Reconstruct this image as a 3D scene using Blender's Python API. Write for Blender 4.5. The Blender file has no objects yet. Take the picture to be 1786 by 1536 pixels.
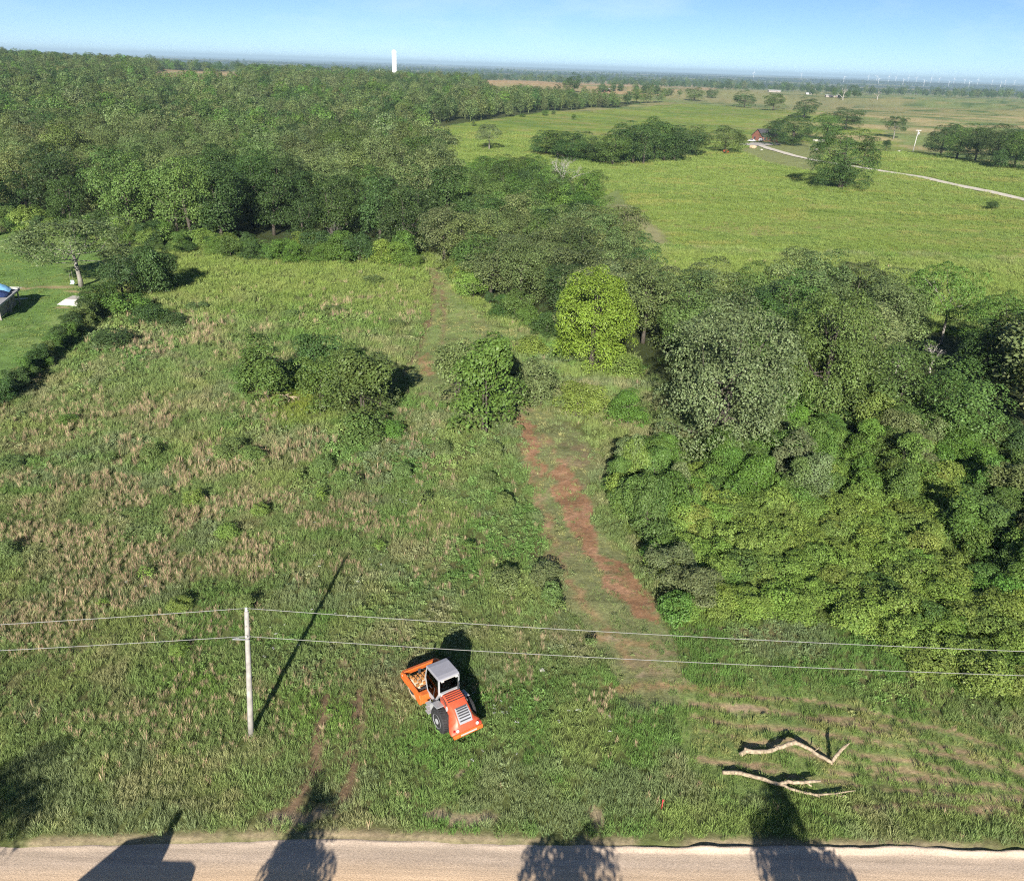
import bpy, bmesh, math, random
import numpy as np
from mathutils import Vector, Matrix, Euler

# ---------------------------------------------------------------- camera, sky, sun, exposure
SC = bpy.context.scene
COL = SC.collection
R = math.radians
CAM_H, FOC, EYE_V = 34.0, 1447.0, 115.0          # metres, focal length and eye level in photo pixels (1786 x 1536)
ROLL = math.atan(58 / 1786.0)
PITCH = math.atan((768 - EYE_V) / FOC)
cF = np.array([0, math.cos(PITCH), -math.sin(PITCH)])
_r0 = np.array([1.0, 0, 0]); _u0 = np.array([0, math.sin(PITCH), math.cos(PITCH)])
cR = math.cos(ROLL) * _r0 + math.sin(ROLL) * _u0
cU = -math.sin(ROLL) * _r0 + math.cos(ROLL) * _u0
cP = np.array([0.0, 0.0, CAM_H])
cam_data = bpy.data.cameras.new('camera'); cam = bpy.data.objects.new('camera', cam_data); COL.objects.link(cam)
cam.matrix_world = Matrix(((cR[0], cU[0], -cF[0], 0), (cR[1], cU[1], -cF[1], 0), (cR[2], cU[2], -cF[2], CAM_H), (0, 0, 0, 1)))
cam_data.sensor_fit = 'HORIZONTAL'; cam_data.sensor_width = 36.0; cam_data.lens = FOC / 1786 * 36.0
cam_data.clip_start = 0.5; cam_data.clip_end = 90000
SC.camera = cam

SUN_EL, SUN_AZ = 24.0, 4.0                        # shadows run away from the camera, 4 degrees to the right
world = bpy.data.worlds.new('World'); SC.world = world; world.use_nodes = True
wn = world.node_tree; wn.nodes.clear()
sky = wn.nodes.new('ShaderNodeTexSky'); sky.sky_type = 'NISHITA'; sky.sun_disc = False
sky.sun_elevation = R(SUN_EL); sky.sun_rotation = R(180 + SUN_AZ)
sky.altitude = 300; sky.air_density = 0.5; sky.dust_density = 0.0; sky.ozone_density = 4.3
bg = wn.nodes.new('ShaderNodeBackground'); bg.inputs['Strength'].default_value = 0.058
wo = wn.nodes.new('ShaderNodeOutputWorld')
# thin wisps of cirrus, even over the whole sky
tc = wn.nodes.new('ShaderNodeTexCoord'); mp = wn.nodes.new('ShaderNodeMapping'); mp.inputs['Scale'].default_value = (2.0, 2.0, 7.0)
mp.inputs['Location'].default_value = (0.33, 0.1, 0.45)
cn = wn.nodes.new('ShaderNodeTexNoise'); cn.inputs['Scale'].default_value = 2.2; cn.inputs['Detail'].default_value = 7; cn.inputs['Roughness'].default_value = 0.6
cr = wn.nodes.new('ShaderNodeValToRGB'); cr.color_ramp.elements[0].position = 0.5; cr.color_ramp.elements[1].position = 0.78
cr.color_ramp.elements[1].color = (0.35, 0.35, 0.35, 1)
cmix = wn.nodes.new('ShaderNodeMixRGB'); cmix.inputs[2].default_value = (9.0, 10.5, 12.0, 1)
wn.links.new(tc.outputs['Generated'], mp.inputs['Vector']); wn.links.new(mp.outputs[0], cn.inputs['Vector']); wn.links.new(cn.outputs['Fac'], cr.inputs[0])
wn.links.new(cr.outputs[0], cmix.inputs[0]); wn.links.new(sky.outputs[0], cmix.inputs[1]); wn.links.new(cmix.outputs[0], bg.inputs[0]); wn.links.new(bg.outputs[0], wo.inputs[0])

sun_data = bpy.data.lights.new('sun', 'SUN'); sun = bpy.data.objects.new('sun', sun_data); COL.objects.link(sun)
sun_data.energy = 5.0; sun_data.angle = R(0.55); sun_data.color = (1.0, 0.93, 0.82)
sdir = Vector((math.sin(R(SUN_AZ)) * math.cos(R(SUN_EL)), math.cos(R(SUN_AZ)) * math.cos(R(SUN_EL)), -math.sin(R(SUN_EL))))
sun.rotation_euler = sdir.to_track_quat('-Z', 'Y').to_euler()
COT = 1 / math.tan(R(SUN_EL)); SHX, SHY = COT * math.sin(R(SUN_AZ)), COT * math.cos(R(SUN_AZ))

SC.view_settings.view_transform = 'Standard'; SC.view_settings.look = 'None'
SC.view_settings.exposure = 0.95; SC.view_settings.gamma = 1.0; SC.view_settings.use_curve_mapping = False
SC.render.engine = 'CYCLES'
cy = SC.cycles
cy.max_bounces = 6; cy.diffuse_bounces = 3; cy.glossy_bounces = 2; cy.transmission_bounces = 4; cy.transparent_max_bounces = 8; cy.volume_bounces = 0
cy.use_denoising = False; cy.use_adaptive_sampling = True; cy.adaptive_threshold = .02; cy.adaptive_min_samples = 40
cy.pixel_filter_type = 'BLACKMAN_HARRIS'; cy.filter_width = 1.15
cy.caustics_reflective = False; cy.caustics_refractive = False

# ---------------------------------------------------------------- numbers: noise, terrain, pixel -> ground
rng = np.random.default_rng(11); random.seed(5)
def smooth(a, b, x): t = np.clip((x - a) / (b - a), 0, 1); return t * t * (3 - 2 * t)
def _h(ix, iy, s):
    n = (ix.astype(np.int64) * 374761393 + iy.astype(np.int64) * 668265263 + s * 974634777) & 0x7fffffff
    n = ((n ^ (n >> 13)) * 1274126177) & 0x7fffffff
    return ((n ^ (n >> 16)) & 0xffff) / 65535.0
def vnoise(x, y, s=0):
    x = np.asarray(x, float); y = np.asarray(y, float)
    ix = np.floor(x); iy = np.floor(y); fx = x - ix; fy = y - iy
    fx = fx * fx * (3 - 2 * fx); fy = fy * fy * (3 - 2 * fy)
    a = _h(ix, iy, s); b = _h(ix + 1, iy, s); c = _h(ix, iy + 1, s); d = _h(ix + 1, iy + 1, s)
    return (a * (1 - fx) + b * fx) * (1 - fy) + (c * (1 - fx) + d * fx) * fy
def fbm(x, y, s=0, o=4):
    v = 0; a = 0.5; t = 0
    for i in range(o):
        v = v + a * vnoise(x * 2 ** i + 17.3 * i, y * 2 ** i - 9.1 * i, s + i); t += a; a *= 0.5
    return v / t                                   # 0..1, mean .5
def road_edge(x):                                  # y of the far edge of the gravel road
    return np.interp(x, [-400, -60, -23.4, -7.5, 2.2, 12, 25.7, 60, 400], [15, 24.7, 27.5, 28.62, 28.55, 28.8, 29.1, 29.5, 31])
def hgt(x, y):
    x = np.asarray(x, float); y = np.asarray(y, float)
    b = x / np.maximum(y, 60)
    A = np.interp(b, [-.8, -.62, -.45, -.3, -.13, 0, .15, .3, .7], [25, 21, 15.5, 11, 8.5, 7.5, 5, 2, 0])
    drop = smooth(1350, 3200, y)
    z = A * smooth(260, 950, y) * (1 - drop) - 14 * drop
    z = z + (fbm(x / 90, y / 90, 3, 3) - .5) * 3.0 * smooth(140, 330, y) + (fbm(x / 260, y / 170, 6, 3) - .5) * 15 * smooth(240, 620, y) * (1 - drop)
    z = z + (fbm(x / 2600, y / 1500, 8, 3) - .5) * 60 * smooth(3500, 8000, y)
    near = smooth(1.2, 6, y - road_edge(x))
    z = z + ((fbm(x / 9, y / 9, 21, 3) - .5) * .7 + (fbm(x / 1.3, y / 1.3, 5, 2) - .5) * .12) * near * (1 - smooth(160, 400, y))
    d = road_edge(x) - y
    z = z - 0.22 * smooth(-.05, .55, d) * (1 - smooth(6.6, 7.2, d))      # bed under the gravel
    return z
_T = np.concatenate([np.linspace(20, 400, 1600), np.geomspace(401, 40000, 1500)])
def at(u, v, dz=0.0):
    """point of the ground (or dz above it) that the photo shows at pixel u, v"""
    r = cF + (u - 893) / FOC * cR - (v - 768) / FOC * cU
    P = cP[None] + _T[:, None] * r[None]
    g = P[:, 2] - hgt(P[:, 0], P[:, 1]) - dz
    k = np.argmax(g < 0) if (g < 0).any() else len(_T) - 1
    if k == 0: return P[0]
    a = g[k - 1] / (g[k - 1] - g[k] + 1e-9)
    p = P[k - 1] * (1 - a) + P[k] * a
    p[2] = hgt(p[0], p[1]); return p
def ray(u, v): return cF + (u - 893) / FOC * cR - (v - 768) / FOC * cU
def pix(P):
    d = np.asarray(P, float) - cP; z = d @ cF
    return np.stack([893 + FOC * (d @ cR) / z, 768 - FOC * (d @ cU) / z], -1)
def depth(P): return float((np.asarray(P) - cP) @ cF)
def height_to(P, vt):
    lo, hi = 0.0, 80.0
    for _ in range(40):
        m = (lo + hi) / 2
        if pix([P[0], P[1], P[2] + m])[1] > vt: lo = m
        else: hi = m
    return lo
def inside(px, py, poly):
    poly = np.asarray(poly)[:, :2]; res = np.zeros(len(px), bool); j = len(poly) - 1
    for i in range(len(poly)):
        xi, yi = poly[i]; xj, yj = poly[j]
        c = ((yi > py) != (yj > py)) & (px < (xj - xi) * (py - yi) / (yj - yi + 1e-12) + xi)
        res ^= c; j = i
    return res
def gpoly(pts, dz=0): return np.array([at(p[0], p[1], p[2] if len(p) > 2 else dz)[:2] for p in pts])
def dist_line(px, py, line):
    d = np.full(len(px), 1e9)
    for (ax, ay), (bx, by) in zip(line[:-1], line[1:]):
        vx, vy = bx - ax, by - ay
        t = np.clip(((px - ax) * vx + (py - ay) * vy) / (vx * vx + vy * vy + 1e-9), 0, 1)
        d = np.minimum(d, np.hypot(px - ax - t * vx, py - ay - t * vy))
    return d

# ---------------------------------------------------------------- helpers: materials
def nmat(name):
    m = bpy.data.materials.new(name); m.use_nodes = True; nt = m.node_tree; nt.nodes.clear()
    out = nt.nodes.new('ShaderNodeOutputMaterial'); return m, nt, out
def mat(name, col, rough=.6, metal=0, var=.12, scale=6, bump=.0, spec=.4):
    m, nt, out = nmat(name); N = nt.nodes; L = nt.links
    b = N.new('ShaderNodeBsdfPrincipled'); b.inputs['Roughness'].default_value = rough; b.inputs['Metallic'].default_value = metal
    b.inputs['Specular IOR Level'].default_value = spec
    t = N.new('ShaderNodeTexCoord'); n = N.new('ShaderNodeTexNoise'); n.inputs['Scale'].default_value = scale; n.inputs['Detail'].default_value = 6
    L.new(t.outputs['Object'], n.inputs['Vector'])
    r = N.new('ShaderNodeValToRGB'); r.color_ramp.elements[0].position = .3; r.color_ramp.elements[1].position = .7
    r.color_ramp.elements[0].color = tuple(c * (1 - var) for c in col) + (1,); r.color_ramp.elements[1].color = tuple(min(1, c * (1 + var)) for c in col) + (1,)
    L.new(n.outputs['Fac'], r.inputs[0]); L.new(r.outputs[0], b.inputs['Base Color'])
    if bump:
        bp = N.new('ShaderNodeBump'); bp.inputs['Strength'].default_value = bump; L.new(n.outputs['Fac'], bp.inputs['Height']); L.new(bp.outputs[0], b.inputs['Normal'])
    L.new(b.outputs[0], out.inputs[0]); return m
def leafmat(name, source, trans=.14, rough=.5, spec=.26):
    """source: 'object' takes the object's own colour, 'instance' the tint of a scattered piece; v is the leaf-to-leaf variation"""
    m, nt, out = nmat(name); N = nt.nodes; L = nt.links
    if source == 'object': i = N.new('ShaderNodeObjectInfo'); c = i.outputs['Color']
    else:
        i = N.new('ShaderNodeAttribute'); i.attribute_type = 'INSTANCER'; i.attribute_name = 'tint'; c = i.outputs['Color']
    a = N.new('ShaderNodeAttribute'); a.attribute_type = 'GEOMETRY'; a.attribute_name = 'v'
    mx = N.new('ShaderNodeVectorMath'); mx.operation = 'MULTIPLY'; L.new(c, mx.inputs[0]); L.new(a.outputs['Color'], mx.inputs[1])
    b = N.new('ShaderNodeBsdfPrincipled'); b.inputs['Roughness'].default_value = rough; b.inputs['Specular IOR Level'].default_value = spec
    L.new(mx.outputs[0], b.inputs['Base Color'])
    t = N.new('ShaderNodeBsdfTranslucent'); t2 = N.new('ShaderNodeVectorMath'); t2.operation = 'MULTIPLY'; t2.inputs[1].default_value = (1.25, 1.2, .6)
    L.new(mx.outputs[0], t2.inputs[0]); L.new(t2.outputs[0], t.inputs['Color'])
    s = N.new('ShaderNodeMixShader'); s.inputs[0].default_value = trans; L.new(b.outputs[0], s.inputs[1]); L.new(t.outputs[0], s.inputs[2]); L.new(s.outputs[0], out.inputs[0])
    return m
M = {}
M['leaf'] = leafmat('leaf', 'object'); M['leaf_far'] = leafmat('leaf_scattered', 'instance'); M['blade'] = leafmat('grass_blade', 'instance', trans=.2, rough=.65, spec=.08)
M['bark'] = mat('bark', (.085, .075, .062), .95, var=.35, scale=9, bump=.6, spec=.1)
M['deadwood'] = mat('dead_wood', (.33, .31, .285), .9, var=.25, scale=5, bump=.4, spec=.1)
M['paleswood'] = mat('bleached_wood', (.33, .265, .19), .85, var=.5, scale=7, bump=.5, spec=.15)
M['palebark'] = mat('pale_bark', (.25, .235, .21), .9, var=.3, scale=6, bump=.5, spec=.1)

# ---------------------------------------------------------------- helpers: meshes and objects
def tag(o, label=None, cat=None, group=None, kind=None):
    if label: o['label'] = label
    if cat: o['category'] = cat
    if group: o['group'] = group
    if kind: o['kind'] = kind
    return o
def link(o, parent=None):
    COL.objects.link(o)
    if parent is not None: o.parent = parent
    return o
def empty(name, loc=(0, 0, 0), rz=0.0):
    o = bpy.data.objects.new(name, None); o.empty_display_size = .3; o.location = loc; o.rotation_euler = (0, 0, rz); return link(o)
class MB:
    def __init__(s): s.v = []; s.f = []
    def add(s, vs, fs, mx=None):
        n = len(s.v)
        s.v += [tuple(mx @ Vector(p)) if mx else tuple(p) for p in vs]; s.f += [tuple(i + n for i in q) for q in fs]; return s
    def box(s, c, d, rot=None):
        x, y, z = d[0] / 2, d[1] / 2, d[2] / 2
        vs = [(-x, -y, -z), (x, -y, -z), (x, y, -z), (-x, y, -z), (-x, -y, z), (x, -y, z), (x, y, z), (-x, y, z)]
        m = Matrix.Translation(c) @ (Euler(rot).to_matrix().to_4x4() if rot else Matrix())
        return s.add(vs, [(3, 2, 1, 0), (4, 5, 6, 7), (0, 1, 5, 4), (1, 2, 6, 5), (2, 3, 7, 6), (3, 0, 4, 7)], m)
    def bar(s, a, b, w, h=None):
        a = Vector(a); b = Vector(b); d = b - a; h = h or w
        q = d.to_track_quat('Y', 'Z').to_matrix().to_4x4(); m = Matrix.Translation((a + b) / 2) @ q
        x, y, z = w / 2, d.length / 2, h / 2
        vs = [(-x, -y, -z), (x, -y, -z), (x, y, -z), (-x, y, -z), (-x, -y, z), (x, -y, z), (x, y, z), (-x, y, z)]
        return s.add(vs, [(3, 2, 1, 0), (4, 5, 6, 7), (0, 1, 5, 4), (1, 2, 6, 5), (2, 3, 7, 6), (3, 0, 4, 7)], m)
    def prism(s, prof, x0, x1):                     # profile in (y, z), extruded along x
        n = len(prof); vs = [(x0, y, z) for y, z in prof] + [(x1, y, z) for y, z in prof]
        fs = [(i, (i + 1) % n, n + (i + 1) % n, n + i) for i in range(n)] + [tuple(range(n))[::-1], tuple(range(n, 2 * n))]
        return s.add(vs, fs)
    def tube(s, path, rad, n=8, cap=True):
        path = [Vector(p) for p in path]; k = len(path); base = len(s.v); ref = Vector((.31, .22, .92)).normalized()
        for i, p in enumerate(path):
            t = (path[min(i + 1, k - 1)] - path[max(i - 1, 0)]).normalized()
            a = t.cross(ref)
            if a.length < .1: a = t.cross(Vector((1, 0, 0)))
            a.normalize(); b = t.cross(a); r = rad[i] if hasattr(rad, '__len__') else rad
            for j in range(n):
                th = 2 * math.pi * j / n; s.v.append(tuple(p + (a * math.cos(th) + b * math.sin(th)) * r))
        for i in range(k - 1):
            for j in range(n):
                s.f.append((base + i * n + j, base + i * n + (j + 1) % n, base + (i + 1) * n + (j + 1) % n, base + (i + 1) * n + j))
        if cap: s.f.append(tuple(base + j for j in range(n))[::-1]); s.f.append(tuple(base + (k - 1) * n + j for j in range(n)))
        return s
    def lathe(s, prof, n=24, mx=None):              # profile of (r, z) about z
        vs = []; k = len(prof)
        for r, z in prof:
            for j in range(n): th = 2 * math.pi * j / n; vs.append((r * math.cos(th), r * math.sin(th), z))
        fs = [(i * n + j, i * n + (j + 1) % n, (i + 1) * n + (j + 1) % n, (i + 1) * n + j) for i in range(k - 1) for j in range(n)]
        fs += [tuple(range(n))[::-1], tuple((k - 1) * n + j for j in range(n))]
        return s.add(vs, fs, mx)
    def mesh(s, name, m=None):
        me = bpy.data.meshes.new(name); me.from_pydata(s.v, [], s.f); me.validate(); me.update()
        if m: me.materials.append(m)
        return me
    def build(s, name, m, parent=None, bevel=0, smooth=False):
        me = s.mesh(name, m)
        bm = bmesh.new(); bm.from_mesh(me); bmesh.ops.recalc_face_normals(bm, faces=bm.faces); bm.to_mesh(me); bm.free()
        if smooth: me.shade_smooth()
        o = link(bpy.data.objects.new(name, me), parent)
        if bevel:
            b = o.modifiers.new('bevel', 'BEVEL'); b.width = bevel; b.segments = 2; b.limit_method = 'ANGLE'
        return o
def quads_mesh(name, V, mat_, var=None):
    """V: (n,4,3) loose quads -> one mesh with the per-face attribute v"""
    n = len(V); me = bpy.data.meshes.new(name)
    me.vertices.add(n * 4); me.vertices.foreach_set('co', V.reshape(-1).astype(np.float32))
    me.loops.add(n * 4); me.loops.foreach_set('vertex_index', np.arange(n * 4, dtype=np.int32))
    me.polygons.add(n); me.polygons.foreach_set('loop_start', np.arange(0, n * 4, 4, dtype=np.int32))
    me.update(calc_edges=True); me.materials.append(mat_)
    a = me.attributes.new('v', 'FLOAT_COLOR', 'FACE')
    if var is None: var = np.ones((n, 3))
    a.data.foreach_set('color', np.concatenate([var, np.ones((n, 1))], 1).reshape(-1).astype(np.float32))
    return me
def unit(a): return a / np.maximum(np.linalg.norm(a, axis=-1, keepdims=True), 1e-9)
def leaf_quads(P, Nn, size, r, asp=.62):
    t = unit(np.cross(Nn, unit(r.normal(size=P.shape)))); b = np.cross(Nn, t)
    s = size[:, None] if np.ndim(size) else size
    t = t * s * .5; b = b * s * .5 * asp; bend = Nn * (s * .12)
    return np.stack([P - t - bend, P - b, P + t - bend, P + b], 1)

# ---------------------------------------------------------------- the lie of the land: what grows or lies where (world polygons)
TRACK = gpoly([(1110, 1240), (1035, 1130), (1005, 1085), (985, 1040), (965, 985), (950, 930), (928, 870), (912, 810), (906, 765), (890, 722), (840, 700), (790, 705), (735, 690),
               (705, 650), (735, 605), (752, 545), (756, 500), (742, 467), (770, 467), (805, 520), (870, 572), (950, 588), (900, 610), (860, 640), (900, 690), (950, 712), (1000, 745),
               (1045, 790), (1035, 850), (1030, 905), (1095, 985), (1145, 1060), (1160, 1095), (1215, 1230)])
REDS = [gpoly(p) for p in ([(962, 812), (992, 808), (1022, 860), (1034, 930), (1052, 972), (1095, 985), (1130, 1040), (1150, 1088), (1112, 1082), (1075, 1035), (1040, 990), (1008, 945), (985, 905), (966, 860)],
        [(887, 720), (905, 718), (935, 745), (940, 800), (960, 830), (950, 840), (925, 800), (912, 760)], [(728, 630), (750, 612), (760, 640), (750, 655), (734, 652)])]
TRACKLINES = [gpoly(p) for p in ([(930, 830), (950, 900), (975, 970), (1000, 1020), (1040, 1080), (1100, 1150)], [(925, 735), (960, 770), (985, 820)], [(735, 590), (752, 540), (760, 480)], [(775, 560), (770, 480)],
        [(910, 760), (925, 820), (940, 870)], [(1030, 1110), (1150, 1120)], [(1060, 1190), (1180, 1200), (1300, 1215)])]
RUTS = [gpoly([(568, 1215), (555, 1270), (543, 1340), (520, 1400), (470, 1430)]), gpoly([(637, 1205), (622, 1270), (608, 1340), (600, 1395)])]
RUTS2 = [gpoly([(486, 1290), (480, 1320)])]
STRIPES = [gpoly(p) for p in ([(1235, 1213), (1400, 1222), (1520, 1240), (1640, 1270), (1786, 1320)], [(1210, 1250), (1320, 1268), (1450, 1280), (1570, 1300), (1690, 1325), (1790, 1350)],
           [(1270, 1236), (1340, 1236)], [(1430, 1250), (1520, 1262), (1610, 1280)], [(1480, 1310), (1560, 1325), (1670, 1345)], [(1290, 1335), (1370, 1332)],
           [(1450, 1345), (1560, 1358), (1660, 1366)], [(1500, 1410), (1620, 1405), (1760, 1415)], [(1290, 1300), (1400, 1290), (1440, 1320)], [(1200, 1228), (1330, 1240), (1450, 1258), (1600, 1292), (1786, 1338)], [(1230, 1275), (1340, 1300), (1480, 1330), (1620, 1352), (1790, 1380)], [(1220, 1320), (1350, 1345), (1500, 1372), (1700, 1392), (1790, 1398)])]
WORKED = gpoly([(1180, 1195), (1400, 1205), (1560, 1225), (1700, 1270), (1830, 1300), (1830, 1400), (1640, 1395), (1400, 1390), (1230, 1380), (1180, 1290)])
BARES = [(at(820, 1432)[:2], 1.7, .6), (at(1042, 1430)[:2], .42, .95), (at(820, 1354)[:2], .45, .3), (at(500, 1420)[:2], 1.6, .5), (at(770, 1425)[:2], .7, .4), (at(1130, 1180)[:2], .4, .25),
         (at(1310, 1238)[:2], 1.1, .22), (at(1060, 1110)[:2], .7, .2), (at(560, 1425)[:2], .9, .4)]
LAWN = gpoly([(-200, 400), (60, 404), (240, 430), (300, 425), (330, 432), (240, 450), (300, 440), (170, 500), (165, 540), (95, 605), (0, 668), (-60, 720), (-260, 760), (-400, 600)])
LAWNDIRT = [(at(95, 502)[:2], 4.2, 1.2), (at(140, 508)[:2], 3.0, .8), (at(45, 503)[:2], 1.2, 1.2), (at(110, 537)[:2], 1.5, .6)]
MEADOW = gpoly([(745, 465), (780, 330), (740, 225), (900, 200), (1180, 182), (1400, 190), (1560, 240), (1620, 270), (1900, 310), (1900, 620), (1500, 520), (1150, 460), (1080, 330)])
THICKET = gpoly([(1085, 800), (1072, 870), (1085, 930), (1135, 968), (1175, 1060), (1190, 1092), (1400, 1085), (1530, 1110), (1610, 1170), (1700, 1215), (1800, 1245), (2000, 1290), (2000, 850), (1786, 815),
                 (1600, 785), (1450, 762), (1370, 750), (1300, 800), (1150, 800)])
FOREST_A = gpoly([(-260, 402), (0, 408), (60, 404), (300, 438), (450, 452), (600, 458), (738, 463), (790, 345, 10), (780, 290, 10), (765, 250, 10), (735, 222), (760, 222), (830, 212), (900, 202),
                  (1040, 188), (1182, 179), (1175, 168, 6), (1060, 170, 6), (960, 163, 6), (880, 160, 7), (840, 142, 7), (700, 130, 7), (560, 124, 7), (400, 116, 7), (200, 106, 7), (0, 95, 7), (-260, 88, 7)])
FOREST_B = gpoly([(766, 466), (830, 515), (900, 560), (965, 590), (1110, 625), (1150, 665), (1330, 715), (1450, 738), (1600, 765), (1786, 800), (1960, 825), (1960, 592, 5), (1786, 562, 5), (1690, 530, 5),
                  (1500, 498, 5), (1300, 480, 6), (1200, 466, 7), (1140, 440, 9), (1095, 365, 9), (1052, 310, 9), (990, 285, 9), (880, 272, 9), (800, 276, 9), (800, 340, 9)])
GLADE = gpoly([(250, 150), (285, 120), (410, 124), (440, 150)], 2)
TAN_FAR = gpoly([(840, 142), (870, 152), (905, 163), (1040, 163), (1180, 160), (1300, 150), (1180, 146), (1000, 140), (850, 134)])
MOWYARD = gpoly([(1290, 262), (1340, 285), (1420, 300), (1440, 268), (1430, 250), (1330, 252)])

FEDGE = gpoly([(-260, 402), (0, 408), (60, 404), (300, 438), (450, 452), (600, 458), (738, 463)])
DRIVE = gpoly([(1300, 254), (1322, 253), (1345, 261), (1380, 271), (1420, 280), (1520, 296), (1600, 308), (1690, 328), (1786, 349), (1900, 372), (2150, 420)])
FARRUT = [gpoly([(700, 655), (722, 625), (736, 600), (752, 545), (757, 500), (752, 468)]), gpoly([(770, 600), (776, 560), (770, 510), (760, 468)])]
MTRACK = gpoly([(1085, 360), (1115, 385), (1142, 405), (1152, 428), (1145, 455)])
def zones(x, y):
    """weights of the ground's kinds at world points"""
    wx = x + (fbm(x / 1.7, y / 1.7, 31, 3) - .5) * 1.6; wy = y + (fbm(x / 1.7, y / 1.7, 41, 3) - .5) * 1.6
    Z = {}
    Z['track'] = inside(wx, wy, TRACK).astype(float)
    red = np.zeros(len(x))
    for p in REDS: red = np.maximum(red, inside(wx, wy, p) * .92)
    for l in TRACKLINES: red = np.maximum(red, np.exp(-(dist_line(wx, wy, l) / .35) ** 2) * .6)
    Z['red'] = red * smooth(.2, .5, fbm(x / .7, y / .7, 61, 4) + .06 * (red > .9)) * np.where(y > 80, .75, 1)
    rut = np.zeros(len(x))
    for l in RUTS: rut = np.maximum(rut, np.exp(-(dist_line(wx * .6 + x * .4, wy * .6 + y * .4, l) / .36) ** 2))
    for l in FARRUT: rut = np.maximum(rut, .75 * np.exp(-(dist_line(x * .7 + wx * .3, y * .7 + wy * .3, l) / .4) ** 2))
    for l in RUTS2: rut = np.maximum(rut, .7 * np.exp(-(dist_line(wx, wy, l) / .2) ** 2))
    Z['rut'] = rut * smooth(.2, .5, fbm(x / .9, y / .9, 63, 3) + .1)
    st = np.zeros(len(x))
    for i, l in enumerate(STRIPES): st = np.maximum(st, 1.15 * np.exp(-(dist_line(wx * .35 + x * .65, wy * .35 + y * .65, l) / (.2 if i else .16)) ** 2))
    Z['stripe'] = st * smooth(.2, .45, fbm(x / 1.5, y / 1.5, 66, 3) + .04)
    Z['worked'] = inside(wx, wy, WORKED).astype(float)
    b = np.zeros(len(x))
    for (c, rx, ry) in BARES: b = np.maximum(b, np.exp(-(((wx - c[0]) / rx) ** 2 + ((wy - c[1]) / ry) ** 2)))
    Z['bare'] = smooth(.25, .75, b)
    Z['lawn'] = inside(x + (wx - x) * .5, y + (wy - y) * .5, LAWN).astype(float)
    b = np.zeros(len(x))
    for (c, rx, ry) in LAWNDIRT: b = np.maximum(b, np.exp(-(((wx - c[0]) / rx) ** 2 + ((wy - c[1]) / ry) ** 2)))
    Z['lawndirt'] = smooth(.3, .8, b)
    Z['meadow'] = inside(wx, wy, MEADOW).astype(float)
    Z['thicket'] = inside(wx, wy, THICKET).astype(float)
    Z['wood'] = np.maximum(inside(x, y, FOREST_A), inside(x, y, FOREST_B)).astype(float) * (1 - inside(x, y, GLADE))
    Z['tan'] = np.maximum(inside(wx, wy, TAN_FAR), inside(wx, wy, GLADE)).astype(float)
    Z['yard'] = inside(wx, wy, MOWYARD).astype(float)
    Z['verge'] = np.exp(-((y - road_edge(x)) / .32) ** 2) * smooth(.3, .6, fbm(x / 2.1, y / 2.1, 67, 3) + .12 * smooth(2, 10, x))
    Z['drive'] = np.maximum(dist_line(x, y, DRIVE) < 3.0, dist_line(x, y, MTRACK) < 2.2).astype(float)
    return Z
def mixc(c, k, w): w = np.clip(w, 0, 1)[:, None]; return c * (1 - w) + np.asarray(k)[None] * w
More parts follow.
